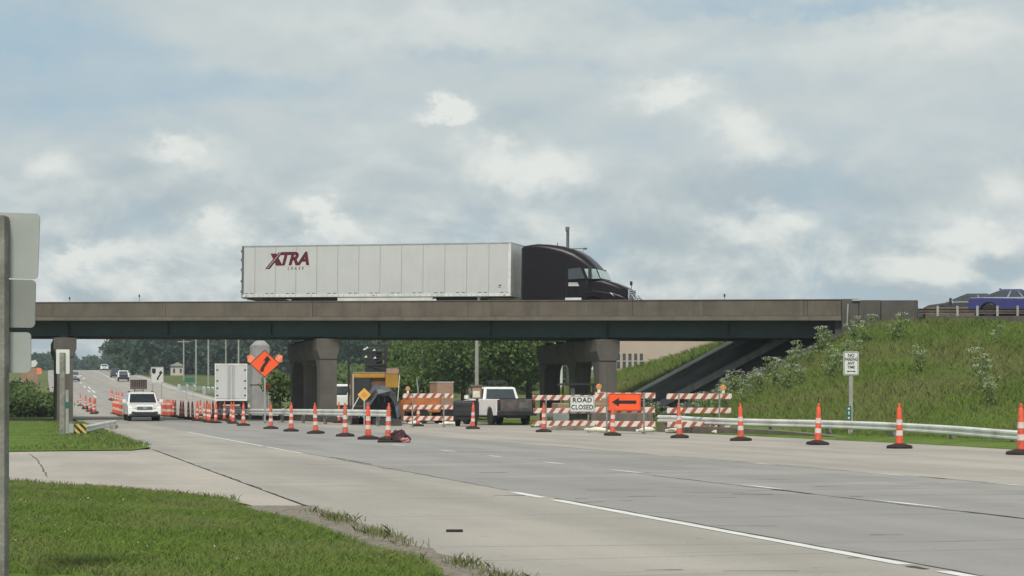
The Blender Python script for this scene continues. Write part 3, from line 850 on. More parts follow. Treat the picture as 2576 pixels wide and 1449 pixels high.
k2 = [(x, y, -.12) for x, y in [gp(500, 1055.5), gp(640, 1060.5), gp(800, 1066), (tx(16.35, 86), 86)]]
curbwall('retaining_kerb', 'dark low concrete kerb at the foot of the middle pier', [(*gp(520, 1054), -.12), (*gp(640, 1058.5), -.12), (*gp(760, 1061.5), -.12), (*gp(880, 1066.5), -.12), (*gp(990, 1072), -.12)], .30, -.4, M['old_concrete'])
# reflector sticks on the parapet
DEL = [(173, 'thin delineator stick on the parapet above the leftmost pier'), (348, 'taller delineator stick on the parapet left of the trailer'), (1819, 'delineator stick alone on the parapet right of the truck')]
for U_, lab in DEL:
    u_ = (U_ - CX) / F; y_ = (98 + .2) / (1 + .33 * u_); xl = u_ * y_ / .9496
    d = thing('delineator', lab, 'delineator', AQ(xl, .2, deckz(xl) + .86), BRZ, 'reflector sticks on the parapet')
    hh = .42 if U_ == 348 else .3
    m = MB(); m.box(-.02, .02, -.01, .01, 0, hh); m.build('stick', M['pole_grey'], d)
    m = MB(); m.box(-.045, .045, -.025, -.012, hh - .16, hh - .02); m.build('reflector', M['dark_plastic'], d)
# lone pier column standing beyond the bridge
cp = thing('pier_column', 'pale lone concrete column standing beyond the bridge behind the orange diamond sign', 'column', (X(654, 124), 124, zroad(124)), R(14.8))
m = MB(); m.box(-.58, .58, -.5, .9, -.3, 4.75); m.hexa([(-.58, -.5, 4.75), (.58, -.5, 4.75), (.58, .9, 4.75), (-.58, .9, 4.75)], [(-.25, -.3, 5.1), (.25, -.3, 5.1), (.25, .6, 5.1), (-.25, .6, 5.1)])
m.build('shaft', M['pale_concrete'], cp, bevel=.03)
m = MB(); m.box(-.6, .6, -.52, .92, 2.1, 2.16); m.build('pour_line', M['old_concrete'], cp)
# ------------------------------------------------------------------ the semi truck on the overpass
HX = .9496
tr = thing('semi_truck', 'semi truck with a long white trailer and a dark maroon sleeper tractor on the overpass', 'truck',
           (-15.43, 100.3 + .33 * 15.43, deckz(-15.43 / HX) + .03), BRZ, None, .0138)
# local axes: x forward, y to the left (away from the camera), z up; the side we see is y = 0
TW = 2.6
m = MB(); m.box(0.06, 16.12, .0, TW, 1.24, 4.07); box = m.build('trailer_box', M['trailer_white'], tr, bevel=.02, seg=2)
m = MB(); m.box(0.0, 16.15, -.012, TW + .012, 4.04, 4.11); m.build('top_rail', M['steel'], box)
m = MB(); m.box(0.0, 16.15, -.018, TW + .018, 1.18, 1.33); m.build('bottom_rail', M['galvanised'], box)
m = MB()
for x in [.77 + 1.283 * k for k in range(12)]: m.box(x - .013, x + .013, -.004, .001, 1.335, 4.035)
m.build('panel_seams', M['seam'], box)
m = MB(); m.box(-.06, .055, -.015, TW + .015, 1.12, 4.1); 
for z in (1.5, 2.1, 2.75, 3.3, 3.8): m.box(-.11, -.05, -.03, .05, z - .07, z + .07)
m.build('rear_frame', M['pole_dark'], box)
m = MB(); m.box(16.0, 16.15, -.02, TW + .02, 1.3, 4.05); m.build('front_corner', M['galvanised'], box)
m = MB()
for k in range(13):
    for d in (-.22, .12):
        x = .68 + 1.283 * k + d - .3
        if x > .1: m.box(x, x + .19, -.006, .0, 1.37, 1.40)
m.build('vent_slots', M['black_ink'], box)
m = MB(); m.box(15.42, 15.62, -.005, 0, 1.64, 1.66); m.panel([(15.44, -.001, 1.78), (15.64, -.001, 1.82), (15.52, -.001, 1.70)], (0, -.004, 0)); m.build('shield_decal', M['black_ink'], box)
lg = text('logo_lettering', 'TRA', .98, M['maroon_ink'], box, (3.18, -.004, 3.32), shear=.28, sx=1.0, bold=.045)
# the big X with its long stroke
m = MB(); sh = lambda x, z: (x + (z - 3.3) * .28, -.003, z)
m.panel([(1.74, -.003, 3.66), (2.10, -.003, 3.66), (2.50, -.003, 2.97), (2.10, -.003, 2.97)], (0, -.004, 0)); m.build('logo_lettering', M['maroon_ink'], box)
m = MB(); m.panel([(2.24, -.008, 3.71), (2.50, -.008, 3.71), (1.70, -.008, 2.79), (1.42, -.008, 2.79)], (0, -.004, 0)); m.build('logo_stroke', M['maroon_ink'], box)
m = MB(); m.panel([(2.33, -.0125, 3.69), (2.37, -.0125, 3.69), (1.59, -.0125, 2.83), (1.55, -.0125, 2.83)], (0, -.002, 0)); m.build('logo_gap', M['trailer_white'], box)
m = MB(); m.box(2.02, 4.26, -.005, .0, 2.915, 2.935); m.build('logo_rule', M['marker_yellow'], box)
text('logo_small_lettering', 'LEASE', .19, M['black_ink'], box, (3.3, -.003, 2.80), shear=.25, spacing=2.25, bold=.004)
m = MB(); m.box(5.9, 11.6, .03, .07, .80, 1.17); m.build('side_skirt', M['galvanised'], tr)
m = MB(); m.box(2.93, 5.88, .3, TW - .3, .75, 1.17); m.box(11.65, 14.1, .5, .7, .7, 1.16); m.box(11.65, 14.1, TW - .7, TW - .5, .7, 1.16); m.build('underframe', M['black_metal'], tr)
m = MB(); m.box(14.15, 14.3, .25, .4, .1, 1.17); m.box(14.1, 14.35, .2, .45, .05, .1); m.box(14.15, 14.3, TW - .4, TW - .25, .1, 1.17); m.build('landing_gear', M['galvanised'], tr)
m = MB()
for x in (.78, 2.0): m.box(x - .5, x + .5, .0, TW, 1.03, 1.06)
m.build('mud_guard', M['black_metal'], tr)
def wheel(par, x, y, r, wd_, side=-1):
    m = MB(); n = 24
    prof = [(r * .62, 0), (r * .9, 0), (r, wd_ * .12), (r, wd_ * .88), (r * .9, wd_), (r * .62, wd_)]
    rings = [[(x + q * math.cos(t), y + d, r + q * math.sin(t)) for t in [2 * math.pi * i / n for i in range(n)]] for q, d in prof]
    m.loft(rings); wl = m.build('wheel', M['tyre'], par, smooth=True)
    m = MB(); yo = y + (.03 if side < 0 else wd_ - .06)
    m.cyl((x, yo, r), (x, yo + .03, r), r * .6, r * .6, 20); m.cyl((x, yo - .02 if side < 0 else yo + .03, r), (x, yo if side < 0 else yo + .05, r), r * .22, r * .22, 12)
    for i in range(8):
        a = 2 * math.pi * i / 8; m.cyl((x + r * .42 * math.cos(a), yo - .012, r + r * .42 * math.sin(a)), (x + r * .42 * math.cos(a), yo + .042, r + r * .42 * math.sin(a)), r * .07, n=6)
    m.build('rim', M['rim'], wl)
    return wl
for x in (.9, 2.1, 15.0, 16.25):
    for y, s in ((.06, -1), (TW - .56, 1)): wheel(tr, x, y, .5, .5, s)
for y, s in ((.12, -1), (TW - .40, 1)): wheel(tr, 20.77, y, .5, .28, s)
# tractor body: rounded sections lofted along x
def sect(x, zb, zt, hw, rr_, lean=.0, n=6):
    cy = TW / 2; pts = []
    pts.append((x, cy - hw, zb)); 
    for i in range(n + 1):
        a = math.pi / 2 * i / n; pts.append((x, cy - hw + lean + rr_ - rr_ * math.cos(a), zt - rr_ + rr_ * math.sin(a)))
    for i in range(n + 1):
        a = math.pi / 2 * (1 - i / n); pts.append((x, cy + hw - lean - rr_ + rr_ * math.cos(a), zt - rr_ + rr_ * math.sin(a)))
    pts.append((x, cy + hw, zb)); return pts
m = MB()
m.loft([sect(16.80, .95, 3.90, 1.24, .12), sect(17.2, .9, 3.97, 1.24, .16), sect(17.6, .85, 4.02, 1.24, .22, .02), sect(18.27, .85, 3.99, 1.23, .32, .05), sect(18.96, .85, 3.90, 1.22, .42, .09), sect(19.55, .85, 3.73, 1.21, .50, .12), sect(20.05, .9, 3.46, 1.20, .52, .14), sect(20.45, .95, 3.14, 1.18, .48, .15), sect(20.72, 1.0, 2.86, 1.15, .38, .16), sect(20.86, 1.0, 2.69, 1.12, .3, .16), sect(20.9, 1.0, 2.62, 1.1, .28, .16), sect(21.15, 1.0, 2.10, 1.08, .12, .05)])
cab = m.build('cab', M['maroon_paint'], tr, smooth=True)
m = MB()
hs = lambda x, zb, zt, hw, r_: sect(x, zb, zt, hw, r_, .05)
m.loft([hs(20.6, 1.0, 2.10, 1.13, .2), hs(21.16, 1.0, 2.10, 1.10, .22), hs(21.64, 1.0, 1.97, 1.04, .24), hs(22.1, .95, 1.80, .98, .26), hs(22.45, .92, 1.64, .88, .26), hs(22.58, .92, 1.55, .78, .22)])
hood = m.build('hood', M['maroon_paint'], tr, smooth=True)
m = MB()   # front fender over the steer wheel
ar = [(20.0, .55), (20.0, 1.0), (20.15, 1.22), (20.45, 1.40), (20.8, 1.46), (21.2, 1.42), (21.9, 1.32), (22.5, 1.12), (22.62, .85), (22.62, .5), (21.38, .5), (21.34, .72), (21.2, .95), (20.98, 1.08), (20.77, 1.12), (20.56, 1.08), (20.34, .95), (20.2, .72), (20.16, .55)]
m.prism(ar, lambda a, z, y: (a, y, z), .02, .3); m.prism(ar, lambda a, z, y: (a, y, z), TW - .3, TW - .02)
m.build('fender', M['maroon_paint'], tr, bevel=.05)
m = MB(); m.box(18.0, 20.0, .04, .2, .35, .95); m.box(18.0, 20.0, TW - .2, TW - .04, .35, .95); m.build('side_fairing', M['maroon_paint'], tr, bevel=.03)
m = MB(); m.box(16.6, 22.3, .8, TW - .8, .55, 1.0); m.box(14.4, 16.8, .75, TW - .75, .75, 1.05); m.build('chassis', M['black_metal'], tr)
m = MB(); m.panel([(20.95, .27, 2.60), (20.95, TW - .27, 2.60), (21.17, TW - .20, 2.12), (21.17, .20, 2.12)], (.02, 0, .012)); m.panel([(20.26, .125, 2.64), (20.86, .29, 2.64), (21.12, .22, 2.11), (20.50, .115, 2.09)], (0.006, -.03, 0)); m.build('windshield', M['glass_light'], cab)
m = MB(); m.panel([(19.38, .07, 2.64), (20.08, .10, 2.70), (20.33, .10, 2.12), (19.40, .06, 2.06)], (0, -.025, 0)); m.build('side_window', M['glass'], cab)
dr = MB(); dr.box(19.30, 19.32, .045, .06, 1.05, 2.75); dr.box(20.42, 20.44, .05, .07, 1.05, 2.05); dr.box(19.3, 20.43, .05, .062, 1.03, 1.05); door = dr.build('door_gap', M['dark_plastic'], cab)
m = MB()
for z in (1.87, 1.80, 1.73):
    x = 19.42
    while x < 19.95:
        l = rr.uniform(.03, .09); m.box(x, x + l, .028, .052, z - .022, z + .022); x += l + .015
m.build('door_lettering', M['white_paint'], cab)
m = MB(); m.box(19.25, 20.16, .012, .04, .72, 1.08); m.build('step', M['galvanised'], tr)
m = MB(); m.box(16.68, 16.8, .2, 2.4, 1.1, 3.8) ; m.build('gap_fairing', M['black_metal'], cab)
gl = MB(); gl.box(22.56, 22.64, .62, TW - .62, .95, 1.55)
grl = gl.build('grille', M['dark_plastic'], hood)
m = MB()
for z in np.linspace(1.0, 1.5, 6): m.box(22.62, 22.67, .6, TW - .6, z - .018, z + .018)
m.box(22.6, 22.66, .58, .64, .95, 1.57); m.box(22.6, 22.66, TW - .64, TW - .58, .95, 1.57); m.build('grille_bars', M['chrome'], hood)
m = MB(); m.box(22.45, 22.82, .08, TW - .08, .42, .82); m.build('bumper', M['maroon_paint'], tr, bevel=.06)
m = MB()
for y in (.5, 1.3, 2.1): m.tube([(22.8, y, .55), (22.95, y, .7), (22.95, y, 1.1), (22.75, y, 1.3)], .035)
m.tube([(22.95, .4, 1.1), (22.95, 2.2, 1.1)], .035); m.tube([(22.95, .4, .8), (22.95, 2.2, .8)], .035); m.build('bull_bar', M['chrome'], tr)
for y in (.0, TW):
    s = 1 if y == 0 else -1
    m = MB(); m.panel([(21.72, y + s * .03, 1.36), (22.30, y + s * .12, 1.20), (22.42, y + s * .16, 1.04), (22.0, y + s * .05, 1.12)], (0, -s * .03, .0)); m.build('headlight', M['lamp'], hood)
    m = MB(); m.box(20.6, 20.75, y - .28 if s > 0 else y + .1, y - .1 if s > 0 else y + .28, 2.05, 2.75); m.box(20.55, 20.7, y - .12 if s > 0 else y - .05, y + .05 if s > 0 else y + .12, 2.3, 2.36)
    m.build('mirror', M['dark_plastic'], cab, bevel=.02)
    m = MB(); yy_ = .35 if s > 0 else TW - .35
    m.tube([(22.35, yy_, 1.68), (22.35, yy_, 1.9)], .02); m.box(22.28, 22.38, yy_ - .1, yy_ + .1, 1.86, 2.08); (s < 0) and m.build('hood_mirror', M['dark_plastic'], hood, bevel=.015)
m = MB(); m.cyl((18.6, .6, 3.95), (18.6, .6, 4.1), .02); m.build('antenna', M['black_metal'], cab)

for x in (.25, 8.1, 15.8):
    m = MB(); m.box(x - .06, x + .06, -.035, -.017, 1.23, 1.28); m.build('marker_light', M['amber'], box)
m = MB()
for k in range(0, 48): m.box(.35 + k * .33, .35 + k * .33 + .02, -.0215, -.0185, 1.2, 1.31)
m.build('rail_rivets', M['seam'], box)
# ------------------------------------------------------------------ cars and pickups (x forward, y left, origin on the ground)
def vehicle(root, L, Wd, top, gh, paint, wr, wx, zb=.30, tumble=.16, bev=.05, side_split=(.5,), glass='glass', rails=False, front='suv', bumper=None, lean=.03):
    h = L / 2; w2 = Wd / 2
    arch = lambda xc: [(xc + (wr + .07) * math.cos(a), max(zb, wr + (wr + .07) * math.sin(a))) for a in [math.pi * i / 10 for i in range(11)]]
    poly = [(-h, zb + .1)] + list(top) + [(h, zb + .1), (h - .08, zb)]
    poly += arch(wx[1]) + arch(wx[0]) + [(-h + .08, zb)]
    m = MB(); m.prism(poly, lambda a, z, y: (a, y * (1 - lean * max(0, (z - .75))), z), -w2, w2)
    body = m.build('body', paint, root, bevel=bev)
    (x0, x1, z0), (r0, r1, z1) = gh
    yb, yt = w2 - .06, w2 - tumble - .02
    B = [(x0, -yb, z0 - .03), (x1, -yb, z0 - .03), (x1, yb, z0 - .03), (x0, yb, z0 - .03)]
    T = [(r0, -yt, z1 - .05), (r1, -yt, z1 - .05), (r1, yt, z1 - .05), (r0, yt, z1 - .05)]
    m = MB(); m.hexa(B, T); rm = .12
    m.hexa(T, [(r0 + rm, -yt + .1, z1), (r1 - rm, -yt + .1, z1), (r1 - rm, yt - .1, z1), (r0 + rm, yt - .1, z1)])
    cabn = m.build('cabin', paint, root, bevel=.035)
    lerp = lambda a, b, f: tuple(Vector(a) * (1 - f) + Vector(b) * f)
    def pane(nm, a, b, c, d, mx=.06, lo=.08, hi=.12):        # a,b bottom corners, c,d top corners; insets
        P = lambda s, t: Vector(lerp(lerp(a, b, s), lerp(d, c, s), t))
        q = [P(mx, lo), P(1 - mx, lo), P(1 - mx, 1 - hi), P(mx, 1 - hi)]
        n = (q[1] - q[0]).cross(q[3] - q[0]).normalized()
        if n.dot(Vector(((r0 + r1) / 2, 0, z0)) - q[0]) > 0: n = -n
        mm = MB(); mm.panel([v + n * .004 for v in q], n * .008); return mm.build(nm, M[glass], cabn)
    pane('windshield', B[1], B[2], T[2], T[1], .06, .02, .08)
    pane('rear_window', B[3], B[0], T[0], T[3], .08, .12, .10)
    cuts = [0] + list(side_split) + [1]
    for sgn in (0, 1):
        a, b, c, d = (B[0], B[1], T[1], T[0]) if sgn == 0 else (B[3], B[2], T[2], T[3])
        for f0, f1 in zip(cuts, cuts[1:]):
            pane('side_window', lerp(a, b, f0), lerp(a, b, f1), lerp(d, c, f1), lerp(d, c, f0), .05, .10, .10)
    for xw in wx:
        for y, s in ((-w2 + .02, -1), (w2 - .02 - .22, 1)): wheel(root, xw, y, wr, .22, s)
    mm = MB(); mm.box(-h + .3, h - .3, -w2 + .25, w2 - .25, zb - .08, zb + .12); mm.build('underbody', M['dark_plastic'], root)
    for s in (-1, 1):
        mm = MB(); xm = x1 - (x1 - r1) * .25
        mm.box(xm - .12, xm + .02, s * (w2 + .12) - .1, s * (w2 + .12) + .1, z0 + .02, z0 + .2); mm.box(xm - .05, xm, s * (w2 + .01) - .06, s * (w2 + .01) + .06, z0 + .03, z0 + .08); mm.build('mirror', paint, root, bevel=.02)
    if rails:
        for s in (-1, 1):
            mm = MB(); mm.tube([(r0 + .25, s * (yt - .08), z1), (r0 + .4, s * (yt - .08), z1 + .06), (r1 - .4, s * (yt - .08), z1 + .06), (r1 - .25, s * (yt - .08), z1)], .022); mm.build('roof_rail', M['black_metal'], root)
    return body, cabn
def face(root, h, w2, zg0, zg1, zl0, zl1, paint, lampw=.34, zbump=(.32, .55), setback=.06):
    """front end: grille, headlights, lower bumper, plate"""
    mm = MB(); mm.box(h - .02, h + .015, -w2 + lampw + .16, w2 - lampw - .16, zg0, zg1); g = mm.build('grille', M['dark_plastic'], root, bevel=.01)
    mm = MB(); mm.box(h + .015, h + .03, -w2 + lampw + .18, w2 - lampw - .18, (zg0 + zg1) / 2 - .02, (zg0 + zg1) / 2 + .02); mm.box(h + .012, h + .034, -.11, .11, (zg0 + zg1) / 2 - .05, (zg0 + zg1) / 2 + .05); mm.build('grille_bar', M['chrome'], g)
    for s in (-1, 1):
        mm = MB(); mm.panel([(h + .004, s * (w2 - .12 - lampw), zl0 + .02), (h - .10, s * (w2 - .04), zl0 + .06), (h - .14, s * (w2 - .05), zl1), (h - .01, s * (w2 - .12 - lampw), zl1 - .03)], (.02, 0, .004)); mm.build('headlight', M['lamp'], root)
        mm = MB(); mm.box(h - .06, h + .01, s * (w2 - .3) - .1, s * (w2 - .3) + .1, zbump[0] + .06, zbump[1] - .04); mm.build('fog_lamp', M['dark_plastic'], root)
    mm = MB(); mm.box(h - .1, h + .03, -w2 + .35, w2 - .35, zbump[0], zbump[1] - .06); mm.box(h - .15, h + .02, -w2 + .08, w2 - .08, zbump[0] - .06, zbump[0] + .05); mm.build('bumper', M['dark_plastic'], root, bevel=.02)

RZ = R(104.8)                          # along the road, away from the camera
# approaching white crossover
c = thing('car', 'white crossover car driving towards the viewer under the overpass with roof rails', 'car', (X(356, 106.5), 106.5, zroad(106.5)), RZ + math.pi - R(-1), None)
vehicle(c, 4.55, 1.86, [(-2.27, .95), (-2.2, 1.05), (.9, 1.06), (2.0, .92), (2.24, .80)], ((-2.15, 1.05, 1.03), (-1.75, .25, 1.64)), M['white_paint'], .36, (-1.36, 1.36), rails=True, side_split=(.33, .64))
face(c, 2.275, .93, .66, .82, .70, .92, M['white_paint'], zbump=(.34, .58))
# white pickup parked inside the closure, seen from behind
p_ = thing('pickup_truck', 'white pickup truck with dark muddy tailgate parked beside the barricades', 'pickup truck', (X(1246, 92.5), 92.5, 0), RZ + R(6))
top = [(-2.9, .62), (-2.92, 1.28), (-.75, 1.30), (.9, 1.30), (1.15, 1.28), (2.75, 1.20), (2.92, 1.05)]
vehicle(p_, 5.85, 2.03, top, ((-.80, 1.45, 1.28), (-.62, .62, 1.90)), M['white_paint'], .42, (-1.85, 1.85), zb=.48, tumble=.17, side_split=(.45,), glass='glass')
mm = MB(); mm.box(-2.98, -2.925, -.80, .80, .70, 1.26); tg = mm.build('tailgate', M['tailgate'], p_, bevel=.02)
mm = MB(); mm.box(-2.99, -2.978, -.62, -.12, .84, 1.14); mm.build('equipment_panel', M['pole_dark'], tg)
mm = MB(); mm.box(-2.94, -.85, -.86, .86, 1.29, 1.325); mm.build('bed_cover', M['dark_plastic'], p_)
mm = MB(); mm.box(-3.13, -2.88, -1.0, 1.0, .48, .70); mm.box(-3.0, -2.7, -.5, .5, .36, .5); mm.build('bumper', M['black_metal'], p_, bevel=.03)
for s in (-1, 1):
    mm = MB(); mm.box(-2.955, -2.9, s * .90 - .09, s * .90 + .09, .72, 1.26); tl = mm.build('tail_light', M['black_metal'], p_, bevel=.015)
    mm = MB(); mm.box(-2.966, -2.95, s * .90 - .04, s * .90 + .04, 1.08, 1.18); mm.build('lens', M['red_lamp'], tl)
mm = MB(); mm.box(-.1, .15, -.4, .4, 2.06, 2.24); mm.box(-.05, .1, -.36, -.3, 1.89, 2.08); mm.box(-.05, .1, .3, .36, 1.89, 2.08); mm.box(-.04, .09, -.3, .3, 1.99, 2.02); mm.build('light_bar', M['dark_plastic'], p_)
# cars on the overpass
def on_deck(U, off, L):
    u_ = (U - CX) / F; y = (98 + off / .9496) / (1 + .33 * u_); return Vector((u_ * y, y, deckz(u_ * y / .9496) + .01 * off))
c = thing('car', 'dark blue sedan on the embankment road cut off by the right edge', 'car', on_deck(2562, 3.2, 0), BRZ, 'cars beside the overpass', .0138)
vehicle(c, 4.85, 1.84, [(-2.42, .88), (-2.35, 1.02), (-1.7, 1.04), (1.05, 1.0), (2.1, .86), (2.4, .70)], ((-1.95, 1.15, 1.0), (-.85, .25, 1.45)), M['blue_paint'], .34, (-1.42, 1.42), zb=.24, tumble=.22, side_split=(.46, .72), glass='glass')
face(c, 2.42, .92, .5, .68, .62, .8, M['blue_paint'], zbump=(.28, .45))
mm = MB(); mm.panel([(-1.0, 0, 1.43), (-.8, 0, 1.45), (-.95, 0, 1.54)], (0, .03, 0)); mm.build('antenna_fin', M['blue_paint'], c)
for s in (-1, 1):
    mm = MB(); mm.box(-2.43, -2.36, s * .72 - .16, s * .72 + .16, .78, .94); mm.build('tail_light', M['red_lamp'], c)
    mm = MB(); mm.box(-2.0, 1.2, s * .885 - .008, s * .885 + .008, 1.005, 1.03); mm.build('window_trim', M['chrome'], c)
c = thing('car', 'dark grey sedan with pale windows on the far lane behind the blue sedan', 'car', on_deck(2440, 7.6, 0), BRZ + math.pi, 'cars beside the overpass', -.0138)
vehicle(c, 4.8, 1.82, [(-2.4, .88), (-2.3, 1.02), (-1.7, 1.04), (1.0, 1.0), (2.1, .84), (2.38, .70)], ((-2.0, 1.25, 1.0), (-1.0, .25, 1.46)), M['grey_paint'], .34, (-1.4, 1.4), zb=.24, tumble=.22, side_split=(.46,), glass='glass')
face(c, 2.4, .91, .5, .68, .62, .8, M['grey_paint'], zbump=(.28, .45))
for s in (-1, 1):
    mm = MB(); mm.box(-1.9, 1.2, s * .875 - .008, s * .875 + .008, 1.005, 1.03); mm.build('window_trim', M['chrome'], c)
# far traffic on the hill
def small_car(lab, U, V, paint, rz, suv=True):
    y = next((q for q in np.arange(185, 650, 1.0) if zroad(q) >= EYE + (HOR - V) / F * q), 630.)
    c = thing('car', lab, 'car', (X(U, y), y, zroad(y)), rz, 'cars on the distant hill')
    if suv == 'pickup':
        vehicle(c, 5.6, 1.98, [(-2.8, .7), (-2.8, 1.22), (-.6, 1.24), (.9, 1.24), (2.6, 1.14), (2.79, .95)], ((-.6, 1.4, 1.22), (-.4, .6, 1.84)), paint, .40, (-1.75, 1.8), zb=.42)
        mm = MB(); mm.box(-2.86, -2.8, -.72, .72, .7, 1.2); mm.build('tailgate', M['dark_plastic'], c); mm = MB(); mm.box(-2.95, -2.78, -.98, .98, .42, .68); mm.build('bumper', M['black_metal'], c)
    else:
        vehicle(c, 4.7, 1.9, [(-2.34, 1.0), (-2.26, 1.12), (.9, 1.1), (2.0, .98), (2.3, .82)], ((-2.2, 1.2, 1.1), (-1.9, .35, 1.74)), paint, .37, (-1.4, 1.4), rails=True, side_split=(.35, .66))
        face(c, 2.35, .95, .62, .82, .72, .92, paint)
        for s in (-1, 1):
            mm = MB(); mm.box(-2.36, -2.3, s * .82 - .1, s * .82 + .1, .85, 1.15); mm.build('tail_light', M['red_lamp'], c)
    return c
small_car('dark grey sport utility vehicle driving away up the hill, left of the white pickup', 290, 950, M['grey_paint'], RZ - R(2))
small_car('white pickup driving away up the hill with a black tailgate', 310, 959, M['white_paint'], RZ - R(2), 'pickup')
small_car('dark car with bright headlights coming down the hill at the left pier', 186, 959, M['silver_paint'], RZ + math.pi)
small_car('white car tiny on the crest of the distant hill', 262, 932.5, M['white_paint'], RZ + math.pi)
# box trailer seen from behind beyond the guardrail
b_ = thing('box_trailer', 'white box trailer seen from behind with closed rear doors beyond the guardrail', 'trailer', (X(581, 152), 152, zroad(152) - .25), R(96.5))
m = MB(); m.box(0, 12, -1.29, 1.29, 1.15, 4.1); bx_ = m.build('trailer_box', M['trailer_white'], b_, bevel=.02)
for s in (-1, 1):
    m = MB(); m.box(-.05, -.003, min(s * .03, s * 1.2), max(s * .03, s * 1.2), 1.25, 3.98); d_ = m.build('door', M['trailer_white'], b_, bevel=.01)
    m = MB()
    for a in (.12, .24): m.box(-.09, -.055, s * a - .022, s * a + .022, 1.2, 4.0)
    m.build('lock_rod', M['steel'], d_)
    m = MB()
    for z in (1.5, 2.1, 2.7, 3.6): m.box(-.075, -.052, s * 1.13 - .1, s * 1.13 + .06, z - .05, z + .05)
    m.build('hinge', M['black_metal'], d_)
m = MB(); m.box(-.06, .05, -1.32, 1.32, 4.0, 4.12); m.box(-.06, .05, -1.32, 1.32, 1.05, 1.22); m.box(-.06, .05, -1.32, -1.22, 1.2, 4.0); m.box(-.06, .05, 1.22, 1.32, 1.2, 4.0); m.build('rear_frame', M['galvanised'], bx_)
m = MB(); m.box(-.02, .08, -1.2, 1.2, .5, .62); m.box(0, .06, -.8, -.7, .6, 1.1); m.box(0, .06, .7, .8, .6, 1.1); m.build('rear_bumper', M['black_metal'], b_)
m = MB(); m.box(.6, 3.2, -1.15, 1.15, .75, 1.14); m.box(.6, 11, -.5, .5, .9, 1.14); m.build('underframe', M['black_metal'], b_)
for xw in (1.2, 2.4):
    for y, s in ((-1.28, -1), (.78, 1)): wheel(b_, xw, y, .5, .5, s)
m = MB(); m.cyl((11, -1, .05), (11, -1, 1.14), .06); m.cyl((11, 1, .05), (11, 1, 1.14), .06); m.build('landing_gear', M['galvanised'], b_)
# white service vans parked beyond the middle pier
for U_, y_, lab, rz_ in ((862, 158, 'white service truck parked beyond the middle pier', R(200)), (806, 166, 'white van half hidden behind the middle pier', R(190))):
    c = thing('van', lab, 'van', (X(U_, y_), y_, H(X(U_, y_), y_) - .05), rz_, 'white vehicles parked beyond the bridge')
    vehicle(c, 5.4, 1.95, [(-2.7, 1.1), (-2.68, 1.25), (1.2, 1.2), (2.4, 1.1), (2.66, .9)], ((-2.6, 1.5, 1.2), (-2.5, .9, 2.15)), M['white_paint'], .38, (-1.7, 1.7), zb=.36, side_split=(.3, .6))
    face(c, 2.7, .97, .62, .85, .72, .95, M['white_paint'])

# ------------------------------------------------------------------ work machines behind the barricades
ma = thing('paving_machine', 'orange and brown road work machine with a lattice conveyor tower and grey tarp hood', 'machine', (X(948, 92), 92, 0), R(8))
m = MB(); m.box(-1.15, -.32, 0, 3.6, .9, 2.58); m.box(-.3, .5, .1, 3.6, .9, 2.50); hs_ = m.build('housing', M['machine_brown'], ma, bevel=.03)
m = MB(); m.box(-1.12, -.33, -.02, -.003, 1.0, 2.5); m.build('dark_panel', M['dark_plastic'], hs_)
m = MB(); m.box(.42, 1.07, -.08, 3.4, 1.85, 2.56); m.box(-1.16, .41, -.05, .2, 2.34, 2.57); m.build('side_housing', M['machine_yellow'], ma, bevel=.04)
m = MB(); m.box(-1.2, .45, -.06, .1, 2.585, 2.64); m.box(.47, 1.08, -.1, 3.0, 2.56, 2.82); m.build('roof_ledge', M['tan_box'], ma)
tw = MB()
x0, x1, z0, z1 = -.46, .50, 2.70, 3.98
for (a, c_) in ((x0, .3), (x1, .3), (x0, 1.3), (x1, 1.3)): tw.bar((a, c_, z0 - .4), (a, c_, z1), .09, .09)
for k in range(5):
    za = z0 + (z1 - z0) * k / 4.0
    for c_ in (.3, 1.3): tw.bar((x0, c_, za), (x1, c_, za), .07, .07)
    if k < 4:
        zb_ = z0 + (z1 - z0) * (k + 1) / 4.0
        for c_ in (.3, 1.3): tw.bar((x0, c_, za) if k % 2 else (x1, c_, za), (x1, c_, zb_) if k % 2 else (x0, c_, zb_), .06, .06)
tw.box(-.30, .30, .5, 1.1, 2.6, 3.7); tw.box(-.42, .46, .34, .44, 2.72, 3.05)
twr = tw.build('lattice_tower', M['black_metal'], ma)
m = MB(); m.box(-.55, -.05, .28, .55, 3.0, 3.85); m.cyl((-.62, .25, 3.75), (-.62, .55, 3.75), .13); m.build('conveyor_head', M['black_metal'], twr)
m = MB()
for x, z in ((-.62, 3.78), (-.14, 3.74), (-.1, 3.35), (-.55, 3.4), (-.5, 3.85)): m.panel([(x - .08, .24, z - .04), (x + .09, .24, z - .02), (x + .03, .24, z + .08)], (0, -.02, 0))
m.build('bright_flags', M['sign_white'], twr)
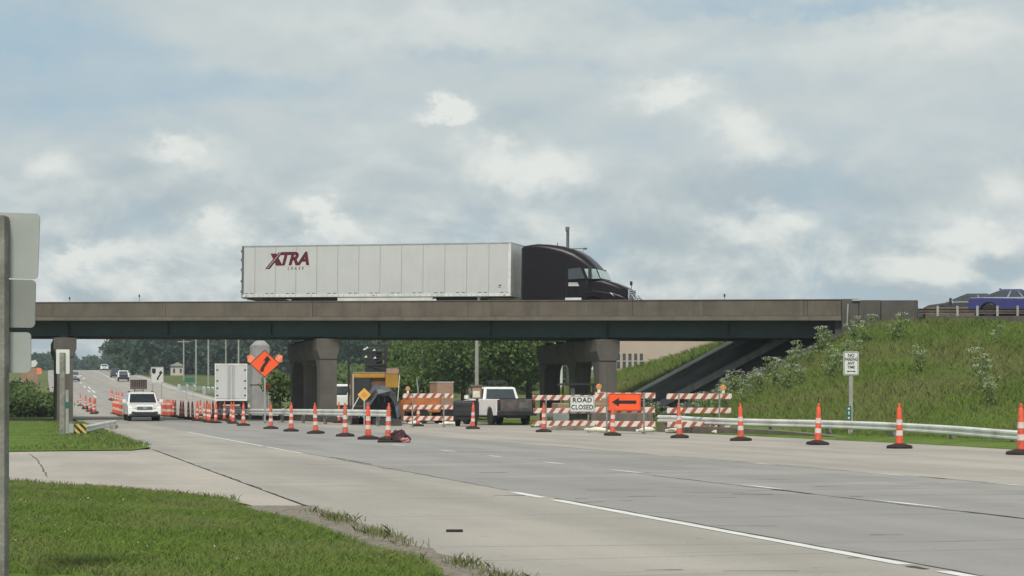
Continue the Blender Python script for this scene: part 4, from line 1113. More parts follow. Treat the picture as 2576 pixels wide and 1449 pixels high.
# tarp hood: a sagging arch
rg = []
for k in range(9):
    a = math.pi * k / 8; x = -.88 * math.cos(a) + .22; zt = .5 + 1.3 * math.sin(a) ** .7
    rg.append((x + .05 * math.sin(k * 5.1), zt + .07 * math.sin(k * 2.3 + 1)))
m = MB()
n_ = len(rg); inner = [(x * .80 + .04, max(.3, z - .30)) for x, z in rg]
m.loft([[(x, -1.3 + .15 * math.sin(i * 2.1), z + .05 * math.sin(i * 3.3)) for i, (x, z) in enumerate(rg + inner[::-1])], [(x, -.6, z + .08 * math.cos(i * 2.7)) for i, (x, z) in enumerate(rg + inner[::-1])], [(x * .95, .1, z + .25) for i, (x, z) in enumerate(rg + inner[::-1])]])
for k in range(9):        # torn strips hanging from the hood
    x, z = inner[min(len(inner) - 1, 1 + k * 7 // 9)]; x += .06 * math.sin(k * 9); l = .12 + .22 * abs(math.sin(k * 4.7))
    m.panel([(x - .05, -.95, z + .06), (x + .06, -.95, z + .06), (x + .03, -1.0, z - l), (x - .03, -1.0, z - l * .8)], (0, .02, 0))
m.build('tarp_hood', M['tarp'], ma)
m = MB(); m.box(-1.2, 1.05, -.1, 3.4, .45, .92); m.box(-.62, .92, -.5, -.12, .3, 1.5); m.build('chassis', M['black_metal'], ma)  # front box is a black filler standing in for shade inside the tarp opening
for x in (-1.25, .85):
    m = MB(); m.prism([(-.2, .05), (3.2, .05), (3.4, .35), (3.2, .7), (-.2, .7), (-.4, .35)], lambda a, z, d: (d, a + .3, z), x, x + .35); m.build('track', M['rubber'], ma)
m = MB(); m.bar((-1.2, -.15, .9), (-1.2, -.15, 2.55), .035, .035); m.bar((.98, -.1, .55), (1.12, -.1, 2.5), .035, .035); m.bar((-1.35, -1.2, .7), (-.95, -.9, 1.4), .03, .03); m.build('handrail', M['sign_white'], ma)

lo = thing('wheel_loader', 'orange work machine with a tan engine box behind the left barricade', 'machine', (X(1085, 96), 96, 0), R(20))
m = MB(); m.box(-1.2, .3, -.7, .7, .6, 1.55); bd = m.build('body', M['machine_orange'], lo, bevel=.06)
m = MB(); m.box(.1, 1.0, -.65, .65, .75, 2.15); m.build('engine_box', M['tan_box'], lo, bevel=.03)
m = MB(); m.box(.08, 1.02, -.67, .67, 2.155, 2.2); m.build('lid', M['trailer_white'], lo)
m = MB(); m.bar((-1.0, -.5, 1.5), (-1.9, -.5, .7), .14, .2); m.bar((-1.0, .5, 1.5), (-1.9, .5, .7), .14, .2); m.prism([(-2.5, .2), (-1.8, .2), (-1.75, .9), (-2.0, .95)], lambda a, z, y: (a, y, z), -.9, .9); m.build('bucket', M['machine_orange'], lo)
m = MB(); m.bar((-.9, -.6, 1.5), (-1.0, -.6, 2.4), .06, .06); m.build('exhaust_pipe', M['steel'], lo)
for x in (-.8, .7):
    for y, s in ((-.95, -1), (.6, 1)): wheel(lo, x, y, .42, .35, s)

rl = thing('road_roller', 'dark compact road roller with a canopy behind the road closed sign', 'machine', (X(1458, 92), 92, 0), R(15))
m = MB(); m.prism([(-1.0, 1.98), (-.9, 2.08), (.6, 2.08), (.75, 1.98)], lambda a, z, y: (a, y, z), -.7, .7); m.build('canopy', M['dark_plastic'], rl)
m = MB()
for x, y in ((-.7, -.6), (-.7, .6), (.5, -.6), (.5, .6)): m.bar((x, y, .9), (x, y, 2.0), .06, .06)
m.build('canopy_post', M['black_metal'], rl)
m = MB(); m.box(-1.3, 1.2, -.6, .6, .55, 1.1); m.box(.6, 1.25, -.55, .55, 1.05, 1.65); m.build('body', M['tan_box'], rl, bevel=.06)
m = MB(); m.box(-.35, .0, -.25, .25, 1.1, 1.55); m.box(-.42, -.32, -.25, .25, 1.45, 1.85); m.build('seat', M['sign_back'], rl, bevel=.04)
for x in (-1.15, 1.1):
    m = MB(); m.cyl((x, -.6, .42), (x, .6, .42), .42, n=24); m.build('drum', M['steel'], rl)

et = thing('equipment_trailer', 'dark boxy equipment trailer with a tan control cabinet left of the white pickup', 'trailer', (X(1166, 86), 86, 0), R(-6))
m = MB(); m.box(-.5, .52, 0, 1.8, .45, 1.22); bd = m.build('body', M['dark_plastic'], et, bevel=.12, seg=3)
m = MB(); m.box(-.35, .4, -.015, .0, .95, .98); m.box(-.35, .4, -.015, 0, .68, .71); m.build('panel_ribs', M['black_metal'], bd)
m = MB(); m.box(-.48, .5, .1, 1.7, .34, .46); m.bar((0, 1.7, .4), (0, 3.0, .4), .1, .1); m.build('frame', M['black_metal'], et)
for y, s, xx_ in ((0, -1, -.5), (0, 1, .3)):
    wl = wheel(et, 0, 0, .32, .2, -1); wl.rotation_euler = (0, 0, R(90)); wl.location = (xx_ + .2, .9, 0)
m = MB(); m.box(.36, .78, .3, .7, 1.3, 1.86); cbx = m.build('control_cabinet', M['tan_box'], et, bevel=.03)
m = MB(); m.box(.40, .72, .28, .297, 1.36, 1.66); m.build('lamp_face', M['sand_cloth'], cbx)
m = MB(); m.box(.3, .84, .25, .75, 1.865, 1.95); m.box(.16, .34, .4, .6, 1.55, 1.8); m.bar((.57, .5, 1.2), (.57, .5, 1.9), .12, .12); m.build('mast_bracket', M['soil'], et)
# ------------------------------------------------------------------ channelizer cones
def cone_r(z):          # body radius by height
    return float(np.interp(z, [.09, .14, .30, .98, 1.02], [.100, .092, .085, .055, .048]))
def make_cone():
    c = empty('traffic_cone', (0, 0, 0))
    m = MB()
    oc8 = lambda r, z: [(r * math.cos(a) * 1.0, r * math.sin(a) * .92, z) for a in [math.pi / 8 + math.pi / 4 * i for i in range(8)]]
    m.loft([oc8(.33, 0), oc8(.335, .035), oc8(.31, .075), oc8(.20, .10), oc8(.125, .125)]); m.build('base', M['rubber'], c)
    m = MB(); prof = [(cone_r(z), z) for z in (.10, .30, .44, .57, .71, .98)] + [(.05, 1.0), (.036, 1.01), (.03, 1.06), (.036, 1.08), (.034, 1.105), (.012, 1.115)]
    m.lathe(prof, n=16); m.build('body', M['orange'], c, smooth=True)
    for z0, z1 in ((.31, .44), (.575, .71)):
        m = MB(); m.lathe([(cone_r(z0) + .002, z0), (cone_r(z0) + .006, z0 + .004), (cone_r(z1) + .006, z1 - .004), (cone_r(z1) + .002, z1)], n=16)
        m.build('reflective_collar', M['cone_white'], c, smooth=True)
    return c
proto = make_cone(); used = [False]
def cone(x, y, lab, group, sx=None):
    rz_ = rr.uniform(0, 6.28); loc = (x, y, zroad(y) + .003)
    if not used[0]:
        used[0] = True; c = proto; c.location = loc; c.rotation_euler = (0, 0, rz_); c['label'] = lab; c['category'] = 'traffic cone'; c['group'] = group
    else:
        c = dup(proto, loc, rz_, lab, group)
    c.rotation_euler = (R(rr.uniform(-2.4, 2.4)), R(rr.uniform(-2.4, 2.4)), rz_)
    return c
GR1 = 'tall striped cones along the closed right lane'
GR2 = 'tall striped cones along the open lane'
right = [
    (2568, 1147, 'tall striped cone cut by the right edge of the photo'),
    (2262, 1131, 'tall striped cone on the right, second from the right edge of the photo'),
    (2056, 1122, 'tall striped cone just left of the no parking sign post, before the guardrail'),
    (1863, 1112, 'tall striped cone just right of the rightmost barricade'),
    (1709, 1105, 'tall striped cone in front of the rightmost striped barricade'),
    (1540, 1099, 'tall striped cone standing under the orange left arrow sign'),
    (1367, 1090, 'tall striped cone in front of the road closed barricade, near its left end'),
    (1189, 1082, 'tall striped cone in front of the dark equipment trailer beside the white pickup'),
    (1051, 1075.5, 'tall striped cone in front of the left barricade'),
    (960, 1071.5, 'tall striped cone near the guardrail end, right of the yellow diamond'),
    (908, 1070.5, 'tall striped cone before the guardrail, directly below the yellow diamond sign'),
    (853, 1068.5, 'tall striped cone close behind the largest near cone, by the guardrail'),
    (823, 1065.5, 'tall striped cone before the guardrail at the front column of the middle pier'),
]
for U_, V_, lab in right:
    x, y = gp(U_, V_ - 3); cone(x, y, lab, GR1)
left = [
    (975, 1111, 'tall striped cone beside the crumpled dark red bundle on the road'),
    (926, 1108.5, 'tall striped cone in the open lane row, second left of the crumpled bundle'),
    (868, 1101, 'tall striped cone in the open lane row, third left of the crumpled bundle'),
    (794, 1094, 'tall striped cone in the open lane row in front of the middle pier gap'),
    (732, 1088.5, 'tall striped cone in the open lane row at the dark side of the middle pier'),
    (681, 1082, 'tall striped cone in the open lane row below the orange diamond sign'),
    (612, 1074.5, 'tall striped cone below the right edge of the white box trailer'),
    (586, 1070, 'tall striped cone below the middle of the white box trailer'),
]
for U_, V_, lab in left:
    x, y = gp(U_, V_ - 3); cone(x, y, lab, GR2)
GR3 = 'tightly spaced cones trailing away right of the white car'
LAB3 = 'tall striped cone in the close-packed row right of the approaching white car'
y = 97.0; k = 0
while y < 205:
    t = 9.75 + rr.uniform(-.12, .12) - max(0, y - 120) * .004
    cone(tx(t, y), y, LAB3, GR3); y += 2.3 + rr.uniform(-.5, .7) + (y > 150) * .6
for i, y in enumerate((100, 104.5, 108, 113, 118, 124)): cone(tx(11.1 + i * .12, y + 2), y + 2, LAB3, GR3)
LAB4 = 'tall striped cone in the cluster just left of the approaching white car'
for i, y in enumerate((136, 139, 142.5, 146, 150, 154, 158, 163, 168, 174)):
    cone(tx(5.0 + .16 * (i % 3) + .02 * i, y), y, LAB4, 'cones clustered left of the white car')
# orange barrels behind the white car
def barrel(x, y, lab, first=[None]):
    if first[0] is None:
        b = empty('traffic_drum', (0, 0, 0)); first[0] = b
        m = MB(); m.lathe([(.29, .06), (.29, .3), (.275, .31), (.275, .52), (.26, .53), (.26, .74), (.24, .75), (.24, .94), (.2, .98), (.05, .99)], n=18); m.build('body', M['orange'], b, smooth=True)
        for z, r in ((.33, .281), (.77, .246)):
            m = MB(); m.lathe([(r - .006, z), (r, z + .005), (r, z + .15), (r - .006, z + .155)], n=18); m.build('reflective_band', M['cone_white'], b, smooth=True)
        m = MB(); m.lathe([(.42, 0), (.42, .05), (.3, .075)], n=18); m.build('base', M['rubber'], b, smooth=True)
        m = MB(); m.tube([(-.06, 0, .98), (-.06, 0, 1.08), (.06, 0, 1.08), (.06, 0, .98)], .02); m.build('handle', M['orange'], b)
        b.location = (x, y, zroad(y)); b['label'] = lab; b['category'] = 'traffic drum'; b['group'] = 'orange drums around the white car'
    else: dup(first[0], (x, y, zroad(y)), rr.uniform(0, 6), lab)
LB5 = 'orange traffic drum in the cluster left of the approaching white car'
for U_, y in ((291, 138), (299, 134), (307, 129), (313, 125)): barrel(X(U_, y), y, LB5)
LB6 = 'orange traffic drum standing close right of the approaching white car'
for U_, y in ((401, 128), (409, 126), (417, 131), (425, 124), (433, 127)): barrel(X(U_, y), y, LB6)

# ------------------------------------------------------------------ barricades
def barricade(U0, U1, V0, y, lab, lights=(), rz_=0.0, wd=None, tilt=0.0):
    wid = wd or (U1 - U0) / F * y
    xc = X((U0 + U1) / 2, y); zt = EYE + (HOR - V0) / F * y
    b = thing('barricade', lab, 'barricade', (xc, y, zroad(y)), rz_, 'red and white striped barricades')
    hw = wid / 2
    for k in range(3):
        z1 = zt - .0 - k * (zt - .30) / 2.0 if k < 2 else .42
        z1 = [zt, zt - .52, zt - 1.03][k]
        m = MB(); m.box(-hw + .015 * k, hw - .02 * (k % 2), -.015, .015, z1 - .205, z1); m.build('striped_board', M['barricade_stripe'], b, bevel=.012)
    for s in (-1, 1):
        xq = s * hw * .62
        m = MB(); m.box(xq - .03, xq + .03, -.045, -.017, .05, zt + .02); m.box(xq - .03, xq + .03, -.75, .75, .0, .055); m.build('upright', M['post_wood'], b)
    for f in lights:
        xq = -hw + wid * f
        m = MB(); m.box(xq - .05, xq + .05, -.05, .05, zt, zt + .12); wl = m.build('warning_light', M['sand_cloth'], b)
        m = MB(); m.cyl((xq, -.055, zt + .22), (xq, .055, zt + .22), .105, n=18); m.build('lens', M['amber'], wl, bevel=.015)
    return b, zt
barricade(1676, 1840, 990, 67.5, 'striped barricade furthest right in front of the dark slope paving', (.87,))
b2, z2 = barricade(1497, 1648, 988, 66.8, 'striped barricade carrying the orange left arrow sign', (.06,))
b3, z3 = barricade(1340, 1512, 994, 74, 'striped barricade carrying the road closed sign', ())
barricade(1013, 1140, 990, 84, 'striped barricade left of the white pickup in front of the orange machine', (.10,))
def sign_board(par, name, cx_, cz, wd, ht, m_, y=-.065, border=None, rad=.04):
    m = MB()
    q = []
    for sx, sz, a0 in ((1, 1, 0), (-1, 1, 90), (-1, -1, 180), (1, -1, 270)):
        for i in range(4):
            a = R(a0 + i * 30); q.append((cx_ + sx * (wd / 2 - rad) + rad * math.cos(a), y, cz + sz * (ht / 2 - rad) + rad * math.sin(a)))
    m.panel(q, (0, .012, 0)); o = m.build(name, m_, par)
    if border:
        mm = MB(); e = .02; t = .014
        for (a, b_, c, d) in ((-wd / 2 + e, wd / 2 - e, ht / 2 - e - t, ht / 2 - e), (-wd / 2 + e, wd / 2 - e, -ht / 2 + e, -ht / 2 + e + t), (-wd / 2 + e, -wd / 2 + e + t, -ht / 2 + e + t, ht / 2 - e - t), (wd / 2 - e - t, wd / 2 - e, -ht / 2 + e + t, ht / 2 - e - t)):
            mm.box(cx_ + a, cx_ + b_, y - .004, y, cz + c, cz + d)
        mm.build('border', border, o)
    return o
# road closed
sy = 73.9; sx_ = X(1464, 74) - b3.location.x; sz = EYE + (HOR - 1016) / F * 74
rc = thing('road_closed_sign', 'white rectangular ROAD CLOSED sign on the striped barricade', 'sign', (X(1464, 73.9), 73.9, sz))
s_ = sign_board(rc, 'board', 0, 0, 61 / F * 74, 40 / F * 74, M['sign_white'], y=-.05, border=M['black_ink'], rad=.03)
text('lettering', 'ROAD', .262, M['black_ink'], s_, (0, -.051, .145), bold=.007, sx=1.0, spacing=1.1)
text('lettering', 'CLOSED', .262, M['black_ink'], s_, (0, -.051, -.14), bold=.007, sx=.86, spacing=1.08)
# orange left arrow
az = EYE + (HOR - 1011.5) / F * 66.7
aw = thing('arrow_sign', 'orange rectangular sign with a black arrow pointing left', 'sign', (X(1570, 66.7), 66.7, az))
s_ = sign_board(aw, 'board', 0, 0, 82 / F * 66.7, 44 / F * 66.7, M['orange_sign'], y=-.07, border=M['black_ink'], rad=.05)
m = MB(); m.panel([(-.46, -.072, 0), (-.20, -.072, .16), (-.20, -.072, .06), (.43, -.072, .06), (.43, -.072, -.06), (-.20, -.072, -.06), (-.20, -.072, -.16)], (0, -.004, 0)); m.build('arrow', M['black_ink'], s_)
# sandbags
def sandbag(U, V, lab, m_, sx, rz_=0.0, first={}):
    x, y = gp(U, V); key = (m_, round(sx, 1))
    sd_ = rr.uniform(0, 50)
    m = MB(); m.sphere((0, 0, 0), 1, 18, 10)
    vs = []
    for v in m.v:
        n = mnoise.noise((v[0] * 1.6 + sd_, v[1] * 1.6, v[2] * 1.6)); px = math.copysign(abs(v[0]) ** .75, v[0])
        z = max(-.085, (.10 + .03 * n) * v[2] * (1 + .35 * n)); vs.append((px * .36 * sx * (1 + .1 * n), math.copysign(abs(v[1]) ** .7, v[1]) * .2 * (1 + .2 * n), z))
    m.v = vs
    # tied neck of the bag
    m.cyl((.34 * sx, 0, -.03), (.46 * sx, .03, -.05), .04, .075, 8)
    o = m.build('sandbag', m_, None, smooth=True); o.location = (x, y, zroad(y) + .085); o.rotation_euler = (0, 0, rz_)
    return tag(o, lab, 'sandbag', 'sandbags weighing down the barricades')
sandbag(1499, 1088, 'long flat white sandbag left of the cone under the arrow sign', M['sand_cloth'], 1.25, .1)
sandbag(1627, 1087, 'white sandbag under the right foot of the arrow barricade', M['sand_cloth'], .9, 2.9)
sandbag(1690, 1089.5, 'white sandbag at the left foot of the rightmost barricade, behind a cone', M['sand_cloth'], .75, .3)
sandbag(1815, 1092, 'white sandbag under the right end of the rightmost barricade', M['sand_cloth'], 1.0, -.2)
sandbag(1040, 1069.5, 'white sandbag at the left foot of the left barricade', M['sand_cloth'], .8, .2)
sandbag(1130, 1070, 'white sandbag at the right end of the left barricade', M['sand_cloth'], 1.1, 3.0)
sandbag(1352, 1075, 'tan sandbag at the left foot of the road closed barricade', M['tan_cloth'], .9, .1)
sandbag(1375, 1078, 'pale sandbag lying flat behind the cone at the road closed barricade', M['sand_cloth'], .7, .1)
# soil heap below the road closed barricade
def heap(name, lab, cat, cx_, cy_, rx, ry, h, m_):
    vs, fs = [], []; n = 22
    for j in range(9):
        f = j / 8
        for i in range(n):
            a = 2 * math.pi * i / n; k = 1 + .18 * mnoise.noise((math.cos(a) * 2, math.sin(a) * 2, f * 3 + cx_))
            vs.append((math.cos(a) * rx * f * k, math.sin(a) * ry * f * k, h * (1 - f ** 1.4) * (1 + .3 * mnoise.noise((math.cos(a) * f * 4, math.sin(a) * f * 4, 5))) - .02))
    for j in range(8):
        for i in range(n): fs.append((j * n + i, j * n + (i + 1) % n, (j + 1) * n + (i + 1) % n, (j + 1) * n + i))
    m = MB(); m.add(vs, fs); o = m.build(name, m_, None, smooth=True); o.location = (cx_, cy_, zroad(cy_)); return tag(o, lab, cat)
heap('soil_heap', 'low grey brown soil heap under the road closed barricade', 'soil heap', X(1455, 76), 76, 1.5, .9, .42, M['soil'])
# crumpled bundle on the road
cbx, cby = gp(1003, 1113)
db = thing('crumpled_bundle', 'crumpled dark red bundle lying on the road beside a cone', 'debris', (cbx, cby, 0.004))
def lump(sx, sy, sz_, seed, mtl, off, nm):
    m = MB(); m.sphere((0, 0, 0), 1, 16, 10); vs = []
    for v in m.v:
        n = mnoise.noise((v[0] * 1.7 + seed, v[1] * 1.7, v[2] * 1.7)) + .5 * mnoise.noise((v[0] * 4 + seed, v[1] * 4, v[2] * 4))
        k = 1 + .45 * n; vs.append((v[0] * sx * k + off[0], v[1] * sy * k + off[1], max(0, v[2] * sz_ * k + off[2])))
    m.v = vs; return m.build(nm, mtl, db)
lump(.27, .22, .20, 3, M['debris_red'], (-.02, 0, .14), 'cloth'); lump(.16, .14, .09, 9, M['debris_pink'], (.17, -.12, .06), 'torn_piece'); lump(.13, .12, .1, 5, M['debris_red'], (.2, .02, .1), 'fold')
m = MB(); m.box(-.6, -.1, -.15, .15, 0, .06); m.build('flap', M['rubber'], db, bevel=.02)
sx0, sy0 = gp(1122, 1338); sx1, sy1 = gp(1164, 1338)
m = MB(); m.bar((sx0, sy0, .012), (sx1, sy1, .012), .05, .02); tag(m.build('debris_strip', M['rubber']), 'thin black strip of rubber lying on the near pavement', 'debris')

# ------------------------------------------------------------------ signs
def post_sign(name, lab, cat, U, y, zbase): return thing(name, lab, cat, (X(U, y), y, zbase))
# backs of three signs in the left foreground
yp = 10.4
fs = thing('sign_post', 'row of three grey sign backs on a weathered wooden post in the left foreground', 'sign post', (X(-2, yp), yp, -.02))
lx = lambda U: X(U, yp) - X(-2, yp)
lz = lambda V: EYE + (HOR - V) / F * yp + .02
m = MB(); m.box(lx(-22), lx(17.5), -.05, .05, -.3, lz(543)); m.build('post', M['post_wood'], fs, bevel=.006)
for V0, V1, Ur, tw_, mt in ((531, 698, 91, .035, 'sign_back'), (700, 823, 82, .02, 'sign_back_dull'), (834, 938, 71, .0, 'sign_back')):
    w_ = lx(Ur) * 2 - .0; ob = sign_board(fs, 'sign_panel', 0, 0, w_, lz(V0) - lz(V1) - .004, M[mt], y=.0, rad=.025)
    ob.location = (0, .056, (lz(V0) + lz(V1)) / 2); ob.rotation_euler = (0, tw_, 0)
# sign back and marker post further down the verge
zb = H(X(157, 59), 59)
ps = post_sign('sign_post', 'white sign back on a grey timber post in front of the leftmost pier', 'sign post', 157, 59, zb)
m = MB(); m.box(-.082, .082, -.05, .05, -.3, EYE + (HOR - 887) / F * 59 - zb); m.build('post', M['post_wood'], ps, bevel=.008)
sign_board(ps, 'sign_panel', 0, EYE + (HOR - 909.5) / F * 59 - zb, .43, .78, M['sign_white'], y=.055, rad=.03)
ps = post_sign('marker_post', 'thin post with a small green plate beside the sign post at the leftmost pier', 'marker post', 169, 61, H(X(169, 61), 61))
m = MB(); m.box(-.05, .05, -.02, .02, -.3, 1.55); m.build('post', M['pole_grey'], ps)
m = MB(); m.box(-.075, .075, -.035, -.022, .95, 1.15); m.build('plate', M['green_sign'], ps)
bx0 = thing('utility_box', 'small pale grey box on the grass left of the striped marker', 'utility box', (X(178, 62.5), 62.5, H(X(178, 62.5), 62.5)))
m = MB(); m.box(-.12, .12, -.1, .1, -.1, .42); m.build('cabinet', M['sign_back'], bx0, bevel=.02); m = MB(); m.box(-.13, .13, -.11, .11, .42, .45); m.build('lid', M['sign_back_dull'], bx0)
om = thing('object_marker', 'square black and yellow striped marker at the low guardrail end on the left', 'sign', (X(202, 61.5), 61.5, 0))
s_ = sign_board(om, 'board', 0, EYE + (HOR - 1083) / F * 61.5, .41, .44, M['marker_stripe'], y=-.02, rad=.04)
m = MB(); m.box(-.03, .03, 0, .04, -.3, .35); m.build('post', M['pole_grey'], om)
# no parking sign
yn = 60.2; xn = X(2140, yn); zn = H(xn, yn)
npk = thing('no_parking_sign', 'white NO PARKING ANY TIME sign on a grey post below the bank', 'sign', (xn, yn, zn))
zc = EYE + (HOR - 914) / F * yn - zn; hs2 = 59 / F * yn; ws = 38 / F * yn
m = MB(); m.box(-.06, .06, .0, .045, -.3, zc); m.build('post', M['pole_grey'], npk)
s_ = sign_board(npk, 'board', 0, zc, ws, hs2, M['sign_white'], y=-.02, border=M['black_ink'], rad=.03)
for i, (tx_, sz_) in enumerate((('NO', .15), ('PARKING', .15), ('ANY', .125), ('TIME', .125))):
    text('lettering', tx_, sz_, M['black_ink'], s_, (0, -.021, zc + .255 - i * .128), bold=.003, sx=.66 if tx_ == 'PARKING' else .9)
m = MB(); za = zc - .26
m.panel([(-.15, -.021, za), (-.09, -.021, za + .035), (-.09, -.021, za + .012), (.09, -.021, za + .012), (.09, -.021, za + .035), (.15, -.021, za), (.09, -.021, za - .035), (.09, -.021, za - .012), (-.09, -.021, za - .012), (-.09, -.021, za - .035)], (0, -.004, 0)); m.build('double_arrow', M['black_ink'], s_)
mp_ = thing('marker_post', 'green mile plate on a thin post beside the no parking sign', 'marker post', (X(2133, yn), yn - .1, zn))
m = MB(); m.box(-.02, .02, .0, .03, -.3, .9); m.build('post', M['pole_grey'], mp_); m = MB(); m.box(-.075, .075, -.014, -.002, .56, 1.02); pl = m.build('plate', M['green_sign'], mp_)
m = MB(); m.box(-.03, .03, -.018, -.014, .60, .66); m.box(-.02, .02, -.018, -.014, .74, .84); m.box(-.03, .03, -.018, -.014, .9, .96); m.build('plate_marks', M['sign_white'], pl)
# orange diamond with double flags, on a stand before the lone column
yd = 97.5; zd = zroad(yd)
dm = thing('warning_sign', 'orange diamond sign with a black winding arrow and two orange flags', 'sign', (X(666, yd), yd, zd))
cz = EYE + (HOR - 915) / F * yd - zd; hh = 31 / F * yd * 1.0
r_ = 38 / F * yd
m = MB(); m.panel([(0, -.03, cz + r_ * .92), (r_, -.03, cz), (0, -.03, cz - r_ * .92), (-r_, -.03, cz)], (0, .02, 0)); s_ = m.build('board', M['orange_sign'], dm)
m = MB(); m.panel([(-r_, -.034, cz), (0, -.034, cz - r_ * .92), (0, -.034, cz - r_ * .86), (-r_ * .93, -.034, cz)], (0, .003, 0)); m.panel([(r_, -.034, cz), (0, -.034, cz + r_ * .92), (0, -.034, cz + r_ * .86), (r_ * .93, -.034, cz)], (0, .003, 0)); m.panel([(-r_, -.034, cz), (0, -.034, cz + r_ * .92), (0, -.034, cz + r_ * .86), (-r_ * .93, -.034, cz)], (0, .003, 0)); m.panel([(r_, -.034, cz), (0, -.034, cz - r_ * .92), (0, -.034, cz - r_ * .86), (r_ * .93, -.034, cz)], (0, .003, 0)); m.build('border', M['black_ink'], s_)
def wind_arrow(par, cx_, cz_, s, y, head=.34, wdt=.16):
    pts = [(-.28, -.62), (-.22, -.32), (-.02, -.02), (.12, .16), (.16, .34)]
    m = MB()
    for (a, b_), (c, d) in zip(pts, pts[1:]): m.bar((cx_ + a * s, y, cz_ + b_ * s), (cx_ + c * s, y, cz_ + d * s), .004, wdt * s, up=(0, 0, 1)) if False else m.panel([(cx_ + (a - wdt / 2) * s, y, cz_ + b_ * s), (cx_ + (a + wdt / 2) * s, y, cz_ + b_ * s), (cx_ + (c + wdt / 2) * s, y, cz_ + d * s), (cx_ + (c - wdt / 2) * s, y, cz_ + d * s)], (0, -.004, 0))
    m.panel([(cx_ + (.16 - head) * s, y, cz_ + .30 * s), (cx_ + (.16 + head) * s, y, cz_ + .30 * s), (cx_ + .2 * s, y, cz_ + .70 * s)], (0, -.004, 0))
    return m.build('arrow', M['black_ink'], par)
wind_arrow(s_, .02, cz - .02, r_ * .80, -.036, .32, .30)
for s in (-1, 1):
    m = MB(); a = Vector((s * r_ * .62, .0, cz + r_ * .10)); 
    x0 = s * r_ * .78
    m.panel([(x0, .0, cz + .02), (x0 + s * r_ * .36, .03, cz + .10), (x0 + s * r_ * .40, -.02, cz + .42), (x0 + s * r_ * .12, .02, cz + .50), (x0 - s * r_ * .12, .0, cz + .30)], (0, .015, 0)); m.build('flag', M['orange_pale'], dm)
m = MB()
for s in (-1, 1): m.bar((s * r_ * .2, .02, cz + .2), (s * r_ * 1.0, .02, cz + .55), .03, .03)
m.build('flag_staff', M['post_wood'], dm)
m = MB(); m.bar((0, .03, 0), (0, .03, cz + .3), .08, .08); m.bar((-.7, .03, .05), (.7, .03, .05), .06, .06); m.bar((0, -.6, .05), (0, .6, .05), .06, .06); m.build('stand', M['pole_grey'], dm)
# small orange light under it
ol = thing('warning_lamp', 'small round orange lamp on a thin post beside the lone column', 'lamp', (X(672, 118), 118, zroad(118)))
m = MB(); m.bar((0, 0, 0), (0, 0, 1.85), .04, .04); m.build('post', M['pole_grey'], ol); m = MB(); m.cyl((0, -.06, 1.98), (0, .06, 1.98), .19, n=16); m.build('lens', M['orange_sign'], ol, bevel=.02)
# yellow diamond leaning on the machine
yv = 88; yd_ = thing('yellow_diamond_sign', 'small yellow diamond sign propped in front of the paving machine', 'sign', (X(916, yv), yv, 0))
cz2 = EYE + (HOR - 993) / F * yv; r2 = 17 / F * yv
m = MB(); m.panel([(0, -.02, cz2 + r2), (r2, -.02, cz2), (0, -.02, cz2 - r2), (-r2, -.02, cz2)], (0, .02, 0)); s_ = m.build('board', M['sign_yellow'], yd_)
m = MB(); m.panel([(0, -.024, cz2 + r2 * .55), (r2 * .55, -.024, cz2), (0, -.024, cz2 - r2 * .55), (-r2 * .55, -.024, cz2)], (0, .003, 0)); m.build('centre_panel', M['amber'], s_)
m = MB(); m.bar((0, .01, 0), (0, .01, cz2), .06, .05); m.build('post', M['pole_grey'], yd_)
# keep right sign and message board beyond the white car
yk = 128; zk = zroad(yk)
ks_ = thing('lane_shift_sign', 'white sign with a black winding arrow on two legs right of the white car', 'sign', (X(395.5, yk), yk, zk))
czk = EYE + (HOR - 943.5) / F * yk - zk; wk, hk = 32 / F * yk, 41 / F * yk
s_ = sign_board(ks_, 'board', 0, czk, wk, hk, M['sign_white'], y=-.03, border=M['black_ink'], rad=.05)
wind_arrow(s_, .16, czk - .03, .50, -.033, .30, .24)
m = MB(); m.panel([(-.36, -.033, czk + .46), (-.10, -.033, czk + .46), (-.10, -.033, czk + .18), (-.23, -.033, czk + .06), (-.36, -.033, czk + .18)], (0, -.004, 0)); m.build('median_symbol', M['black_ink'], s_)
m = MB(); m.bar((-.32, .0, -.1), (-.32, .0, czk), .05, .05); m.bar((.3, 0, -.1), (.3, 0, czk), .05, .05); m.build('leg', M['pole_grey'], ks_)
yb_ = 140; zb_ = zroad(yb_)
mb_ = thing('message_board', 'dark blank message board on a trailer behind the white car', 'message board', (X(348.5, yb_), yb_, zb_))
za, zb2 = EYE + (HOR - 979) / F * yb_ - zb_, EYE + (HOR - 955) / F * yb_ - zb_
hwb = 20.5 / F * yb_
m = MB(); m.box(-hwb, hwb, -.08, .08, za, zb2); s_ = m.build('panel', M['dark_plastic'], mb_, bevel=.02)
m = MB()
for x in np.linspace(-hwb + .12, hwb - .12, 7): m.box(x - .012, x + .012, -.086, -.081, za + .05, zb2 - .05)
m.box(-hwb + .05, hwb - .05, -.087, -.081, za + .07, za + .1); m.build('panel_ribs', M['tan_box'], s_)
m = MB(); m.bar((-.32, .1, .6), (-.32, .1, zb2 - .05), .07, .07); m.bar((.32, .1, .6), (.32, .1, zb2 - .05), .07, .07); m.bar((-.35, .1, za - .12), (.35, .1, za - .12), .06, .06); m.build('mast', M['pole_grey'], mb_)
m = MB(); m.box(-.7, .7, -.4, 1.6, .35, .75); m.build('trailer_bed', M['machine_orange'], mb_, bevel=.03)
for y, s in ((-.85, -1), (.65, 1)):
    wl = wheel(mb_, 0, 0, .32, .2, -1); wl.rotation_euler = (0, 0, R(90)); wl.location = (y + .1, .5, 0)
